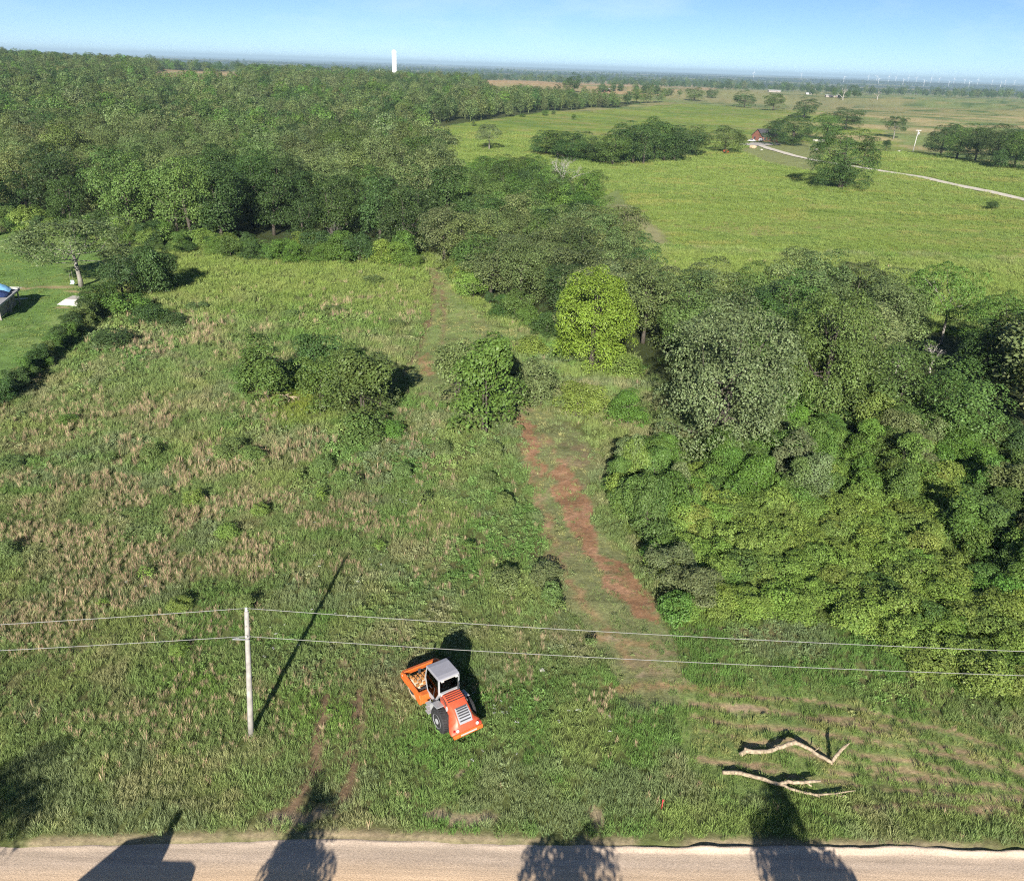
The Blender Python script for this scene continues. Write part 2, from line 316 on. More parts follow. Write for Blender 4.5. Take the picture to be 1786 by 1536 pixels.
def ground_col(x, y):
    Z = zones(x, y); n = len(x)
    big = fbm(x / 60, y / 40, 71, 4); mid = fbm(x / 7, y / 5, 73, 4); fine = fbm(x / 1.1, y / 1.1, 75, 3)
    c = np.tile(np.array([[.12, .145, .05]]), (n, 1))
    c = mixc(c, (.17, .14, .075), smooth(.5, .75, mid) * .6)
    far = smooth(165, 260, y)
    c = c * (1 - far[:, None]) + far[:, None] * mixc(mixc(np.tile(np.array([[.195, .245, .085]]), (n, 1)), (.28, .265, .115), smooth(.42, .62, big)), (.09, .15, .05), smooth(.52, .72, fbm(x / 25, y / 14, 79, 4)))
    c = mixc(c, (.20, .265, .052), Z['meadow'] * .9)
    streak = fbm(x / 30, y / 9, 81, 4)
    c = mixc(c, (.145, .22, .05), Z['meadow'] * smooth(.48, .66, streak))
    c = mixc(c, (.28, .265, .10), Z['meadow'] * smooth(.56, .74, fbm(x / 14, y / 7, 83, 4)) * .75)
    ef = smooth(900, 1300, y)                                     # open land toward the horizon
    patch = fbm(x / 420, y / 260, 91, 4)
    c = mixc(c, (.29, .265, .13), ef * smooth(.5, .65, patch) * .6)
    ff = smooth(2300, 4200, y); pp = fbm(x / 900, y / 420, 93, 4)
    c = c * (1 - ff[:, None]) + ff[:, None] * mixc(np.tile(np.array([[.035, .055, .028]]), (n, 1)), (.26, .25, .13), smooth(.58, .70, pp))
    c = mixc(c, (.40, .29, .16), Z['tan'] * smooth(.25, .5, fbm(x / 80, y / 60, 95, 3)))
    rb = smooth(420, 560, y) * (1 - smooth(1000, 1300, y)) * smooth(.22, .4, x / np.maximum(y, 60))
    c = mixc(c, (.38, .32, .16), rb * smooth(.5, .68, fbm(x / 70, y / 45, 97, 4)))
    c = mixc(c, (.23, .255, .10), Z['yard']); c = mixc(c, (.30, .28, .15), .9 * np.exp(-(dist_line(x + (fine - .5) * 2, y, MTRACK) / 2.6) ** 2))
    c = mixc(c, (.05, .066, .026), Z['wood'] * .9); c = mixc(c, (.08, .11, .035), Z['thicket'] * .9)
    c = mixc(c, (.14, .235, .065), Z['lawn'] * .95); c = mixc(c, (.19, .26, .085), Z['lawn'] * smooth(.5, .7, mid))
    c = mixc(c, (.36, .27, .16), .8 * Z['lawndirt'] * Z['lawn'])
    c = mixc(c, (.20, .215, .10), Z['track'] * .85); c = mixc(c, (.19, .25, .085), Z['track'] * .8 * smooth(80, 100, y)); c = mixc(c, (.26, .20, .12), Z['track'] * smooth(.52, .7, fbm(x / 2.2, y / 2.2, 99, 3)) * .8 * (1 - .6 * smooth(80, 100, y)))
    c = mixc(c, (.17, .235, .075), Z['worked'] * .8)
    c = mixc(c, (.32, .165, .10), Z['red'] * .88); c = mixc(c, (.42, .25, .16), Z['red'] * smooth(.5, .72, fine) * .6)
    c = mixc(c, (.21, .14, .09), Z['rut'] * .95); c = mixc(c, (.34, .245, .15), Z['stripe'] * .95)
    c = mixc(c, (.36, .28, .19), Z['bare'] * .8); c = mixc(c, (.36, .28, .19), Z['verge'] * .8)
    c = c * (.85 + .3 * fine[:, None])
    return c

# ---------------------------------------------------------------- ground, road, driveway
ys = np.concatenate([[-300, -120, -60, -30, -12, 0, 10, 16, 19], np.arange(20, 60, .26), np.arange(60, 130, .5), np.arange(130, 300, 1.3), np.geomspace(300, 1000, 110), np.geomspace(1030, 60000, 80)])
inner = np.linspace(-1, 1, 381); outer = np.array([1.03, 1.08, 1.16, 1.3, 1.6, 2.2, 3.5, 7])
ss = np.concatenate([-outer[::-1], inner, outer])
W = .66 * np.maximum(ys, 0) + 22
GX = ss[None, :] * W[:, None]; GY = np.repeat(ys[:, None], len(ss), 1); GZ = hgt(GX.ravel(), GY.ravel()).reshape(GX.shape)
gv = np.stack([GX, GY, GZ], -1).reshape(-1, 3); nr, nc = GX.shape
ii, jj = np.meshgrid(np.arange(nr - 1), np.arange(nc - 1), indexing='ij'); q0 = (ii * nc + jj).ravel()
gf = np.stack([q0, q0 + 1, q0 + nc + 1, q0 + nc], -1).astype(np.int32)
me = bpy.data.meshes.new('ground'); me.vertices.add(len(gv)); me.vertices.foreach_set('co', gv.ravel().astype(np.float32))
me.loops.add(gf.size); me.loops.foreach_set('vertex_index', gf.ravel()); me.polygons.add(len(gf)); me.polygons.foreach_set('loop_start', np.arange(0, gf.size, 4, dtype=np.int32))
me.update(calc_edges=True); me.shade_smooth()
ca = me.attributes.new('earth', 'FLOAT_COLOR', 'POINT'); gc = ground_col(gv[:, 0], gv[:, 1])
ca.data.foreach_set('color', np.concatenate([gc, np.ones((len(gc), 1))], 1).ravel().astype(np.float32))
m, nt, out = nmat('earth_and_turf'); N = nt.nodes; L = nt.links
b = N.new('ShaderNodeBsdfPrincipled'); b.inputs['Roughness'].default_value = .95; b.inputs['Specular IOR Level'].default_value = .08
a = N.new('ShaderNodeAttribute'); a.attribute_name = 'earth'
g = N.new('ShaderNodeNewGeometry')
n1 = N.new('ShaderNodeTexNoise'); n1.inputs['Scale'].default_value = 3.2; n1.inputs['Detail'].default_value = 8; n1.inputs['Roughness'].default_value = .72
n2 = N.new('ShaderNodeTexNoise'); n2.inputs['Scale'].default_value = .22; n2.inputs['Detail'].default_value = 8; n2.inputs['Roughness'].default_value = .7
L.new(g.outputs['Position'], n1.inputs['Vector']); L.new(g.outputs['Position'], n2.inputs['Vector'])
r1 = N.new('ShaderNodeMapRange'); r1.inputs['From Min'].default_value = .3; r1.inputs['From Max'].default_value = .7; r1.inputs['To Min'].default_value = .6; r1.inputs['To Max'].default_value = 1.4
r2 = N.new('ShaderNodeMapRange'); r2.inputs['From Min'].default_value = .3; r2.inputs['From Max'].default_value = .7; r2.inputs['To Min'].default_value = .75; r2.inputs['To Max'].default_value = 1.25
L.new(n1.outputs['Fac'], r1.inputs[0]); L.new(n2.outputs['Fac'], r2.inputs[0])
mu = N.new('ShaderNodeMath'); mu.operation = 'MULTIPLY'; L.new(r1.outputs[0], mu.inputs[0]); L.new(r2.outputs[0], mu.inputs[1])
vm = N.new('ShaderNodeVectorMath'); vm.operation = 'SCALE'; L.new(a.outputs['Color'], vm.inputs[0]); L.new(mu.outputs[0], vm.inputs['Scale'])
L.new(vm.outputs[0], b.inputs['Base Color'])
bp = N.new('ShaderNodeBump'); bp.inputs['Strength'].default_value = .5; bp.inputs['Distance'].default_value = .15; L.new(n1.outputs['Fac'], bp.inputs['Height']); L.new(bp.outputs[0], b.inputs['Normal'])
L.new(b.outputs[0], out.inputs[0]); me.materials.append(m)
tag(link(bpy.data.objects.new('ground', me)), kind='structure')

# gravel road: crowned bed with a small graded berm along the far edge
m, nt, out = nmat('gravel'); N = nt.nodes; L = nt.links
b = N.new('ShaderNodeBsdfPrincipled'); b.inputs['Roughness'].default_value = .95; b.inputs['Specular IOR Level'].default_value = .1
g = N.new('ShaderNodeNewGeometry'); uvm = N.new('ShaderNodeAttribute'); uvm.attribute_name = 'lane'
na = N.new('ShaderNodeTexNoise'); na.inputs['Scale'].default_value = 14; na.inputs['Detail'].default_value = 5; na.inputs['Roughness'].default_value = .8
mpn = N.new('ShaderNodeMapping'); mpn.inputs['Scale'].default_value = (.12, 3.0, 1); nb = N.new('ShaderNodeTexNoise'); nb.inputs['Scale'].default_value = 1.0; nb.inputs['Detail'].default_value = 6
nb.inputs['Roughness'].default_value = .7
L.new(g.outputs['Position'], na.inputs['Vector']); L.new(g.outputs['Position'], mpn.inputs['Vector']); L.new(mpn.outputs[0], nb.inputs['Vector'])
lane = N.new('ShaderNodeValToRGB'); e = lane.color_ramp.elements; e[0].position = 0; e[0].color = (.49, .40, .325, 1); e[1].position = 1; e[1].color = (.54, .43, .325, 1)
for p_, c_ in ((.09, (.56, .45, .35, 1)), (.17, (.60, .475, .365, 1)), (.24, (.70, .53, .375, 1)), (.36, (.78, .56, .36, 1)), (.5, (.72, .54, .385, 1)), (.66, (.78, .56, .365, 1))): x_ = e.new(p_); x_.color = c_
L.new(uvm.outputs['Fac'], lane.inputs[0])
ra = N.new('ShaderNodeMapRange'); ra.inputs['From Min'].default_value = .3; ra.inputs['From Max'].default_value = .7; ra.inputs['To Min'].default_value = .66; ra.inputs['To Max'].default_value = 1.3
rb_ = N.new('ShaderNodeMapRange'); rb_.inputs['From Min'].default_value = .3; rb_.inputs['From Max'].default_value = .7; rb_.inputs['To Min'].default_value = .80; rb_.inputs['To Max'].default_value = 1.16
L.new(na.outputs['Fac'], ra.inputs[0]); L.new(nb.outputs['Fac'], rb_.inputs[0]); mu = N.new('ShaderNodeMath'); mu.operation = 'MULTIPLY'; L.new(ra.outputs[0], mu.inputs[0]); L.new(rb_.outputs[0], mu.inputs[1])
vm = N.new('ShaderNodeVectorMath'); vm.operation = 'SCALE'; L.new(lane.outputs[0], vm.inputs[0]); L.new(mu.outputs[0], vm.inputs['Scale']); L.new(vm.outputs[0], b.inputs['Base Color'])
bp = N.new('ShaderNodeBump'); bp.inputs['Strength'].default_value = .6; bp.inputs['Distance'].default_value = .04; L.new(na.outputs['Fac'], bp.inputs['Height']); L.new(bp.outputs[0], b.inputs['Normal'])
L.new(b.outputs[0], out.inputs[0]); M['gravel'] = m
xs = np.concatenate([np.linspace(-300, -45, 30), np.arange(-44, 44, .3), np.linspace(45, 300, 30)])
dd = np.array([-.12, -.04, .04, .12, .2, .3, .42, .55, .8, 1.1, 1.5, 2, 2.6, 3.2, 3.9, 4.6, 5.3, 6, 6.5, 6.8, 7.0])
RX = np.repeat(xs[:, None], len(dd), 1); DD = np.repeat(dd[None], len(xs), 0)
wob = (fbm(xs / 2.5, xs * 0, 12, 4) - .5)[:, None] * .5 * np.exp(-DD / .8) + (fbm(xs / .5, xs * 0, 13, 2) - .5)[:, None] * .1 * np.exp(-DD / .4)
RY = road_edge(RX.ravel()).reshape(RX.shape) - DD + wob
berm = np.exp(-((DD - .22) / .14) ** 2) * (.05 + .16 * smooth(3, 9, RX)) * (.5 + vnoise(RX / .9, DD, 4))
RZ = -.13 + .1 * smooth(.3, 3.4, DD) * (1 - smooth(3.4, 6.6, DD)) + berm + (fbm(RX / .9, RY / .5, 9, 3) - .5) * .035 - .2 * (1 - smooth(-.12, .04, DD)) - .2 * smooth(6.5, 7.0, DD)
rv = np.stack([RX, RY, RZ], -1).reshape(-1, 3); nr, nc = RX.shape
ii, jj = np.meshgrid(np.arange(nr - 1), np.arange(nc - 1), indexing='ij'); q0 = (ii * nc + jj).ravel(); rf = np.stack([q0, q0 + nc, q0 + nc + 1, q0 + 1], -1)
me = bpy.data.meshes.new('gravel_road'); me.from_pydata(rv.tolist(), [], rf.tolist()); me.flip_normals() if False else None; me.shade_smooth()
la = me.attributes.new('lane', 'FLOAT', 'POINT'); la.data.foreach_set('value', np.clip(DD.ravel() / 7, 0, 1).astype(np.float32)); me.materials.append(m)
tag(link(bpy.data.objects.new('gravel_road', me)), kind='structure')

def ribbon(name, pts, widths, m, lift=.06):
    pts = np.array(pts); L_ = np.concatenate([[0], np.cumsum(np.hypot(*np.diff(pts, axis=0).T))]); k = max(8, int(L_[-1] / 3)); t = np.linspace(0, L_[-1], k)
    x = np.interp(t, L_, pts[:, 0]); y = np.interp(t, L_, pts[:, 1]); w = np.interp(t, L_, widths)
    for _ in range(3): x[1:-1] = (x[:-2] + x[1:-1] + x[2:]) / 3; y[1:-1] = (y[:-2] + y[1:-1] + y[2:]) / 3
    dx = np.gradient(x); dy = np.gradient(y); l = np.hypot(dx, dy); nx, ny = -dy / l, dx / l
    w = w * (1 + (fbm(t / 6, t * 0, 7, 3) - .5) * .5)
    V = []; 
    for s_ in (-1, -.5, 0, .5, 1):
        X = x + nx * w * .5 * s_; Y = y + ny * w * .5 * s_; V.append(np.stack([X, Y, hgt(X, Y) + lift - (.1 if abs(s_) == 1 else 0)], -1))
    V = np.array(V); vs = V.reshape(-1, 3); fs = [(a_ * k + i, a_ * k + i + 1, (a_ + 1) * k + i + 1, (a_ + 1) * k + i) for a_ in range(4) for i in range(k - 1)]
    me = bpy.data.meshes.new(name); me.from_pydata(vs.tolist(), [], fs); me.materials.append(m); me.shade_smooth()
    return tag(link(bpy.data.objects.new(name, me)), kind='structure')
M['caliche'] = mat('crushed_limestone', (.62, .57, .48), .95, var=.15, scale=.6, spec=.1)
M['concrete'] = mat('concrete', (.46, .43, .40), .9, var=.1, scale=.8, spec=.15)
ribbon('driveway', gpoly([(1322, 253), (1345, 261), (1380, 271), (1420, 280), (1520, 296), (1600, 308), (1690, 328), (1786, 349), (1900, 372), (2150, 420)]), [5, 4.6, 4.4, 4.4, 4.8, 5, 5.2, 5.4, 5.4, 5.4], M['caliche'], .3)
ribbon('parking_pad', gpoly([(1296, 254), (1312, 253), (1330, 252), (1352, 251)]), [9, 12, 12, 8], M['concrete'], .36)

# ---------------------------------------------------------------- grass and weeds: scattered tufts (nobody could count them)
def tuft(name, seed, nb, h, w, spread, lean, mat_, mixg=False):
    r = np.random.default_rng(seed); Q = []; V = []
    for i in range(nb):
        a = r.uniform(0, 2 * math.pi); rad = spread * r.uniform(0, 1) ** .6; base = np.array([math.cos(a) * rad, math.sin(a) * rad, -.03])
        hh = h * r.uniform(.55, 1.1); d = np.array([math.cos(a), math.sin(a), 0]) * lean * hh * r.uniform(.2, 1.2)
        f = r.uniform(0, 2 * math.pi); wd = np.array([math.cos(f), math.sin(f), 0]) * w * r.uniform(.7, 1.3) * .5
        mid = base + d * .35 + np.array([0, 0, hh * .6]); tip = base + d + np.array([0, 0, hh])
        Q.append([base - wd * .8, base + wd * .8, mid + wd, mid - wd]); Q.append([mid - wd, mid + wd, tip + wd * .15, tip - wd * .15])
        k = r.uniform(.75, 1.25); g_ = np.array([.5, .78, .5]) if mixg and r.uniform() < .4 else np.ones(3); V += [list(g_ * k * .9), list(g_ * k * np.array([1.08, 1.03, .95]))]
    return bpy.data.objects.new(name, quads_mesh(name, np.array(Q), mat_, np.array(V)))
def weed(name, seed, n, h, rad, leaf, mat_):
    r = np.random.default_rng(seed); d = unit(r.normal(size=(n, 3))); d[:, 2] = np.abs(d[:, 2])
    P = d * np.array([rad, rad, h]) * (r.uniform(.3, 1, (n, 1)) ** .5); P[:, 2] += .02
    Nn = unit(d * .5 + r.normal(size=(n, 3)) * .6 + np.array([0, -.1, .5])); k = r.uniform(.7, 1.3, (n, 1))
    return bpy.data.objects.new(name, quads_mesh(name, leaf_quads(P, Nn, r.uniform(.7, 1.3, n) * leaf, r), mat_, np.repeat(k, 3, 1)))
def template_set(name, objs):
    c = bpy.data.collections.new(name)
    for o in objs: c.objects.link(o)
    return c
TUFTS = template_set('tuft_shapes', [tuft('shape_a', 1, 40, .58, .022, .32, .45, M['blade']), tuft('shape_b', 2, 38, .66, .02, .28, .35, M['blade']), tuft('shape_c', 3, 32, .80, .018, .2, .25, M['blade'], True),
                                     weed('shape_d', 4, 46, .42, .36, .15, M['blade']), tuft('shape_e', 5, 34, .16, .03, .34, .6, M['blade']), tuft('shape_f', 6, 30, .78, .026, .32, .5, M['blade'])])
def scatter(name, coll, P, rz, scl, idx, tint, tilt=None):
    n = len(P); me = bpy.data.meshes.new(name); me.vertices.add(n); me.vertices.foreach_set('co', np.asarray(P, np.float32).ravel()); me.update()
    rot = np.zeros((n, 3)); rot[:, 2] = rz
    if tilt is not None: rot[:, :2] = tilt
    for nm, ty, ar in (('rot', 'FLOAT_VECTOR', rot), ('scl', 'FLOAT_VECTOR', scl), ('tint', 'FLOAT_VECTOR', tint)):
        a = me.attributes.new(nm, ty, 'POINT'); a.data.foreach_set('vector', np.asarray(ar, np.float32).ravel())
    a = me.attributes.new('idx', 'INT', 'POINT'); a.data.foreach_set('value', np.asarray(idx, np.int32))
    o = link(bpy.data.objects.new(name, me)); ng = bpy.data.node_groups.new(name + '_scatter', 'GeometryNodeTree')
    ng.interface.new_socket('Geometry', in_out='INPUT', socket_type='NodeSocketGeometry'); ng.interface.new_socket('Geometry', in_out='OUTPUT', socket_type='NodeSocketGeometry')
    N = ng.nodes; L = ng.links; gi = N.new('NodeGroupInput'); go = N.new('NodeGroupOutput'); ci = N.new('GeometryNodeCollectionInfo'); ci.inputs['Collection'].default_value = coll
    ci.inputs['Separate Children'].default_value = True; ci.inputs['Reset Children'].default_value = True
    ip = N.new('GeometryNodeInstanceOnPoints'); ip.inputs['Pick Instance'].default_value = True
    def na(nm, ty): x = N.new('GeometryNodeInputNamedAttribute'); x.data_type = ty; x.inputs['Name'].default_value = nm; return x.outputs['Attribute']
    mp_ = N.new('GeometryNodeMeshToPoints'); L.new(gi.outputs[0], mp_.inputs[0])
    L.new(mp_.outputs[0], ip.inputs['Points']); L.new(ci.outputs[0], ip.inputs['Instance']); L.new(na('idx', 'INT'), ip.inputs['Instance Index'])
    er = N.new('FunctionNodeEulerToRotation'); L.new(na('rot', 'FLOAT_VECTOR'), er.inputs[0]); L.new(er.outputs[0], ip.inputs['Rotation']); L.new(na('scl', 'FLOAT_VECTOR'), ip.inputs['Scale'])
    L.new(ip.outputs[0], go.inputs[0]); md = o.modifiers.new('scatter', 'NODES'); md.node_group = ng
    o['kind'] = 'stuff'; return o
def band(y0, y1, dens, ku=.67, kc=14):
    """random points on the ground between two distances, over the width the view takes in and some more"""
    a = (y1 - y0) * (ku * (y0 + y1) + 2 * kc); n = int(a * dens); y = rng.uniform(y0, y1, n * 2); wmax = ku * y1 + kc
    x = rng.uniform(-wmax, wmax, n * 2); k = np.abs(x) < ku * y + kc; return x[k][:n], y[k][:n]

def pixmask(x, y, cu, cv, ru, rv):
    p = pix(np.stack([x, y, np.zeros_like(x)], -1)); return np.exp(-((p[:, 0] - cu) / ru) ** 2 - ((p[:, 1] - cv) / rv) ** 2)
def field_points(x, y, size):
    Z = zones(x, y); n = len(x); r = rng
    cut = np.maximum.reduce([Z['track'], Z['worked'] * .8]); soil = np.maximum.reduce([Z['red'], Z['rut'], Z['stripe'], Z['bare'], Z['verge'] * 1.1, Z['lawndirt']])
    keep = (y > road_edge(x) + .12) & (r.uniform(size=n) > np.maximum(soil * .97 - .22 * (Z['red'] > .3), 0)) & (Z['lawn'] < .5) & ((Z['wood'] < .5) | (dist_line(x, y, FEDGE) < 12)) & (r.uniform(size=n) > Z['track'] * .45)
    A = fbm(x / 6.5, y / 6.5, 101, 4); B = fbm(x / 3.2, y / 3.2, 105, 4); C = fbm(x / 11, y / 9, 111, 4); D = fbm(x / 1.6, y / 1.6, 117, 3)
    tanm = np.maximum.reduce([pixmask(x, y, 300, 900, 330, 150), .75 * pixmask(x, y, 130, 1050, 200, 90), .6 * pixmask(x, y, 230, 745, 160, 60), .55 * pixmask(x, y, 560, 930, 200, 80), .9 * pixmask(x, y, 1025, 1235, 45, 50),
                              .5 * pixmask(x, y, 330, 590, 120, 40), .4 * pixmask(x, y, 640, 540, 90, 30), .45 * pixmask(x, y, 740, 745, 50, 30), .35 * pixmask(x, y, 900, 1150, 160, 60), .3 * pixmask(x, y, 250, 1230, 300, 90)])
    ptan = np.clip(tanm * 1.3 * smooth(.40, .60, B) + .03 * smooth(.55, .7, B), 0, .78) * (1 - cut) * (1 - Z['thicket'])
    tan = r.uniform(size=n) < ptan
    wdm = np.maximum.reduce([pixmask(x, y, 690, 800, 210, 55), pixmask(x, y, 900, 930, 70, 120), pixmask(x, y, 200, 600, 120, 40), .7 * pixmask(x, y, 560, 550, 160, 25)]); lush = np.maximum(smooth(.52, .66, C) * (1 - tanm * .8), wdm); yel = smooth(.52, .68, fbm(x / 5, y / 4, 121, 4)); blue = smooth(.58, .7, fbm(x / 4, y / 4, 127, 4))
    c = np.tile(np.array([[.17, .24, .09]]), (n, 1)); c = mixc(c, (.12, .23, .058), lush * .85); c = mixc(c, (.235, .285, .10), yel * .55); c = mixc(c, (.185, .22, .13), blue * .6); c = mixc(c, (.29, .285, .16), .65 * smooth(.5, .66, fbm(x / 2.6, y / 2.6, 137, 4)) * (1 - lush * .7))
    backf = smooth(100, 135, y) * (1 - smooth(165, 185, y)); c = mixc(c, (.20, .275, .07), backf * .75)
    c = mixc(c, (.22, .28, .05), .9 * pixmask(x, y, 520, 700, 60, 35)); c = mixc(c, (.14, .255, .05), .8 * np.maximum(pixmask(x, y, 340, 1190, 70, 40), pixmask(x, y, 560, 1240, 100, 50)))
    c = mixc(c, (.155, .215, .085), Z['track'] * .6); c = mixc(c, (.14, .22, .06), Z['worked'] * .7); c = mixc(c, (.27, .25, .115), cut * smooth(.5, .7, D) * .7)
    c = mixc(c, (.15, .22, .05), Z['thicket'] * .7)
    tc_ = np.stack([.39 + .08 * A, .295 + .06 * A, .22 + .04 * A], -1); c = np.where(tan[:, None], tc_, c)
    c = c * r.uniform(.82, 1.24, (n, 1)) * (.85 + .46 * D)[:, None] * (1.06 + .24 * (1 - smooth(29, 42, y)))[:, None]
    idx = r.choice([0, 1, 5, 0, 1], n); wd = r.uniform(size=n) < np.clip(.06 + .6 * smooth(.52, .66, fbm(x / 4.5, y / 4.5, 131, 4)), 0, .55) * smooth(30, 44, y) + wdm * .8; idx = np.where(wd, 3, idx); idx = np.where(tan, 2, idx)
    idx = np.where((cut > .3) & (r.uniform(size=n) < .85), 4, idx)
    row = np.zeros(n)
    for l in STRIPES: row = np.maximum(row, np.exp(-(dist_line(x, y - .42, l) / .22) ** 2))
    row = (row > .45) & (Z['worked'] > .5) & (r.uniform(size=n) < .8); idx = np.where(row, 1, idx); cut = np.where(row, 0, cut)
    s = size * r.uniform(.7, 1.3, n); hs = s * r.uniform(.75, 1.2, n) * (.55 + .5 * A); hs = np.where(cut > .3, hs * .8, hs)
    sc = np.stack([s, s, hs], -1)
    return keep, c, idx, sc
def lay(name, label, bands_, fn, coll=None):
    P, T, I, S = [], [], [], []
    for (y0, y1, dens, size) in bands_:
        x, y = band(y0, y1, dens); k, c, i, s = fn(x, y, size)
        P.append(np.stack([x, y, hgt(x, y)], -1)[k]); T.append(c[k]); I.append(i[k]); S.append(s[k])
    P = np.concatenate(P); n = len(P)
    o = scatter(name, coll or TUFTS, P, rng.uniform(0, 6.28, n), np.concatenate(S), np.concatenate(I), np.concatenate(T), rng.normal(0, .1, (n, 2)))
    o['label'] = label; o['category'] = 'grass'; return o
lay('field_grass', 'tall rough grass and weeds of the field behind the gravel road', [(27, 46, 13, .62), (46, 66, 8, .8), (66, 100, 4.5, 1.05), (100, 178, 2.6, 1.35)], field_points)
def lawn_points(x, y, size):
    Z = zones(x, y); n = len(x); k = (Z['lawn'] > .5) & (rng.uniform(size=n) > Z['lawndirt']); A = fbm(x / 5, y / 5, 141, 4)
    c = mixc(np.tile(np.array([[.15, .25, .07]]), (n, 1)), (.21, .285, .09), smooth(.45, .65, A)) * rng.uniform(.85, 1.2, (n, 1)); s = size * rng.uniform(.7, 1.3, n)
    return k, c, np.full(n, 4), np.stack([s, s, s * .7], -1)
lay('lawn_grass', 'short mown bright green lawn beside the white storm shelter', [(95, 175, 1.6, 1.2)], lawn_points)
def meadow_points(x, y, size):
    Z = zones(x, y); n = len(x); k = (Z['meadow'] > .5) & (Z['wood'] < .5) & (Z['yard'] < .5) & (Z['drive'] < .5); A = fbm(x / 28, y / 8, 151, 4); B = fbm(x / 12, y / 6, 155, 4); D = fbm(x / 4, y / 3, 157, 3)
    c = mixc(np.tile(np.array([[.205, .285, .082]]), (n, 1)), (.16, .24, .06), .7 * smooth(.48, .64, A)); c = mixc(c, (.31, .30, .11), smooth(.56, .72, B) * .55)
    c = c * rng.uniform(.9, 1.12, (n, 1)) * (.92 + .3 * D)[:, None]; s = size * rng.uniform(.7, 1.3, n)
    return k, c, rng.choice([0, 1, 5], n), np.stack([s, s, s * .38 * (.6 + .8 * A)], -1)
lay('meadow_grass', 'bright yellow-green tall grass of the meadow beyond the tree belt', [(130, 230, 1.0, 1.6), (230, 330, .6, 2.1), (330, 470, .3, 2.9)], meadow_points)
# white flower heads in small patches
fx, fy = [], []
for u, v, k, s_ in ((868, 1248, 16, .5), (1000, 1248, 7, .6), (700, 885, 14, 1.4), (560, 1085, 8, 1.5), (420, 805, 18, 1.6), (360, 820, 10, 2), (500, 745, 14, 2.2), (250, 1000, 6, 2), (480, 1130, 10, 1.0), (850, 1320, 6, .7), (640, 1000, 12, 3), (180, 690, 8, 3),
                    (1090, 1260, 5, .8), (420, 800, 12, .8), (640, 880, 12, 3), (820, 1225, 5, .3), (1180, 1010, 6, 1)):
    p = at(u, v); fx.append(p[0] + rng.normal(0, s_, k)); fy.append(p[1] + rng.normal(0, s_, k))
fx = np.concatenate(fx)[::2]; fy = np.concatenate(fy)[::2]; n = len(fx)
FLOW = template_set('flower_shapes', [weed('flower_a', 9, 9, .04, .10, .06, M['blade'])])
o = scatter('wildflowers', FLOW, np.stack([fx, fy, hgt(fx, fy) + .4], -1), rng.uniform(0, 6, n), np.repeat(rng.uniform(.7, 1.4, (n, 1)), 3, 1), np.zeros(n), np.full((n, 3), .5) * rng.uniform(.8, 1.1, (n, 1)))
o['label'] = 'small white wildflower heads dotted among the field grass'; o['category'] = 'flowers'

# ---------------------------------------------------------------- trees and shrubs: shapes
def crown_quads(seed, rx, rz, zc, npuff, rp, nleaf, leaf, low=-.55, flat=.75, lump=.2, inner=.12, rmin=.6, up=.25, taper=0.0, lobes=6, skirt=0, loff=(.25, .48), lrad=(.42, .62)):
    """leaf-sized faces over puffs, puffs over a few overlapping lobes, so that the outline is uneven"""
    r = np.random.default_rng(seed); ax3 = np.array([rx, rx, rz])
    lc = unit(r.normal(size=(lobes, 3))) * r.uniform(*loff, (lobes, 1)); lc[:, 2] = np.clip(lc[:, 2], low * .55, 1); lr = r.uniform(*lrad, lobes); lc[0] = (0, 0, .12); lr[0] = lrad[1] + .06
    C, d = [], []
    while len(C) < npuff:
        i = int(r.integers(lobes)); e = unit(r.normal(size=3)); p = lc[i] + e * lr[i] * r.uniform(rmin + .25, 1.05) * (1 + lump * r.normal() * .4)
        if p[2] < low or any(np.linalg.norm(p - lc[j]) < lr[j] * .78 for j in range(lobes) if j != i): continue
        C.append(p * ax3); d.append(e)
    C = np.array(C); d = np.array(d); k = len(C)
    if taper: C[:, :2] *= (1 - taper * np.clip(C[:, 2:3] / rz, -1, 1))
    C[:, 2] += zc
    if skirt:
        a_ = np.linspace(0, 2 * math.pi, skirt, endpoint=False) + r.uniform(0, 1); q_ = r.uniform(.45, .85, skirt) * rx; C = np.concatenate([C, np.stack([np.cos(a_) * q_, np.sin(a_) * q_, rp * r.uniform(.6, 2.8, skirt)], -1)]); d = np.concatenate([d, np.stack([np.cos(a_), np.sin(a_), np.zeros(skirt)], -1)]); k = len(C)
    pr = rp * r.uniform(.6, 1.3, k); Q, V = [], []
    for c, o_, q in zip(C, d, pr):
        m_ = int(nleaf * (q / rp) ** 2); e = unit(r.normal(size=(m_, 3)) + o_ * .45 + np.array([0, 0, .45 + up])); s = q * r.uniform(.8, 1.05, (m_, 1))
        P = c + e * s * np.array([1, 1, flat]); Nn = unit(e * .55 + o_ * .1 + r.normal(size=(m_, 3)) * .36 + np.array([0, 0, .5]))
        Q.append(leaf_quads(P, Nn, leaf * r.uniform(.6, 1.35, m_), r)); kk = r.uniform(.8, 1.2) * r.uniform(.84, 1.17, (m_, 1)); V.append(kk * np.array([1, 1, 1]) + r.normal(0, .03, (m_, 3)))
    m_ = int(npuff * nleaf * inner); e = unit(r.normal(size=(m_, 3))); P = e * np.array([rx, rx, rz]) * (r.uniform(.15, .75, (m_, 1))); P[:, 2] += zc
    Q.append(leaf_quads(P, unit(e + r.normal(size=(m_, 3)) * .5), leaf * 1.2 * r.uniform(.7, 1.2, m_), r)); V.append(np.repeat(r.uniform(.8, 1.1, (m_, 1)), 3, 1))
    Q = np.concatenate(Q); V = np.concatenate(V); k = Q[:, :, 2].min(1) > .05; return Q[k], np.clip(V[k], .4, 1.6), C
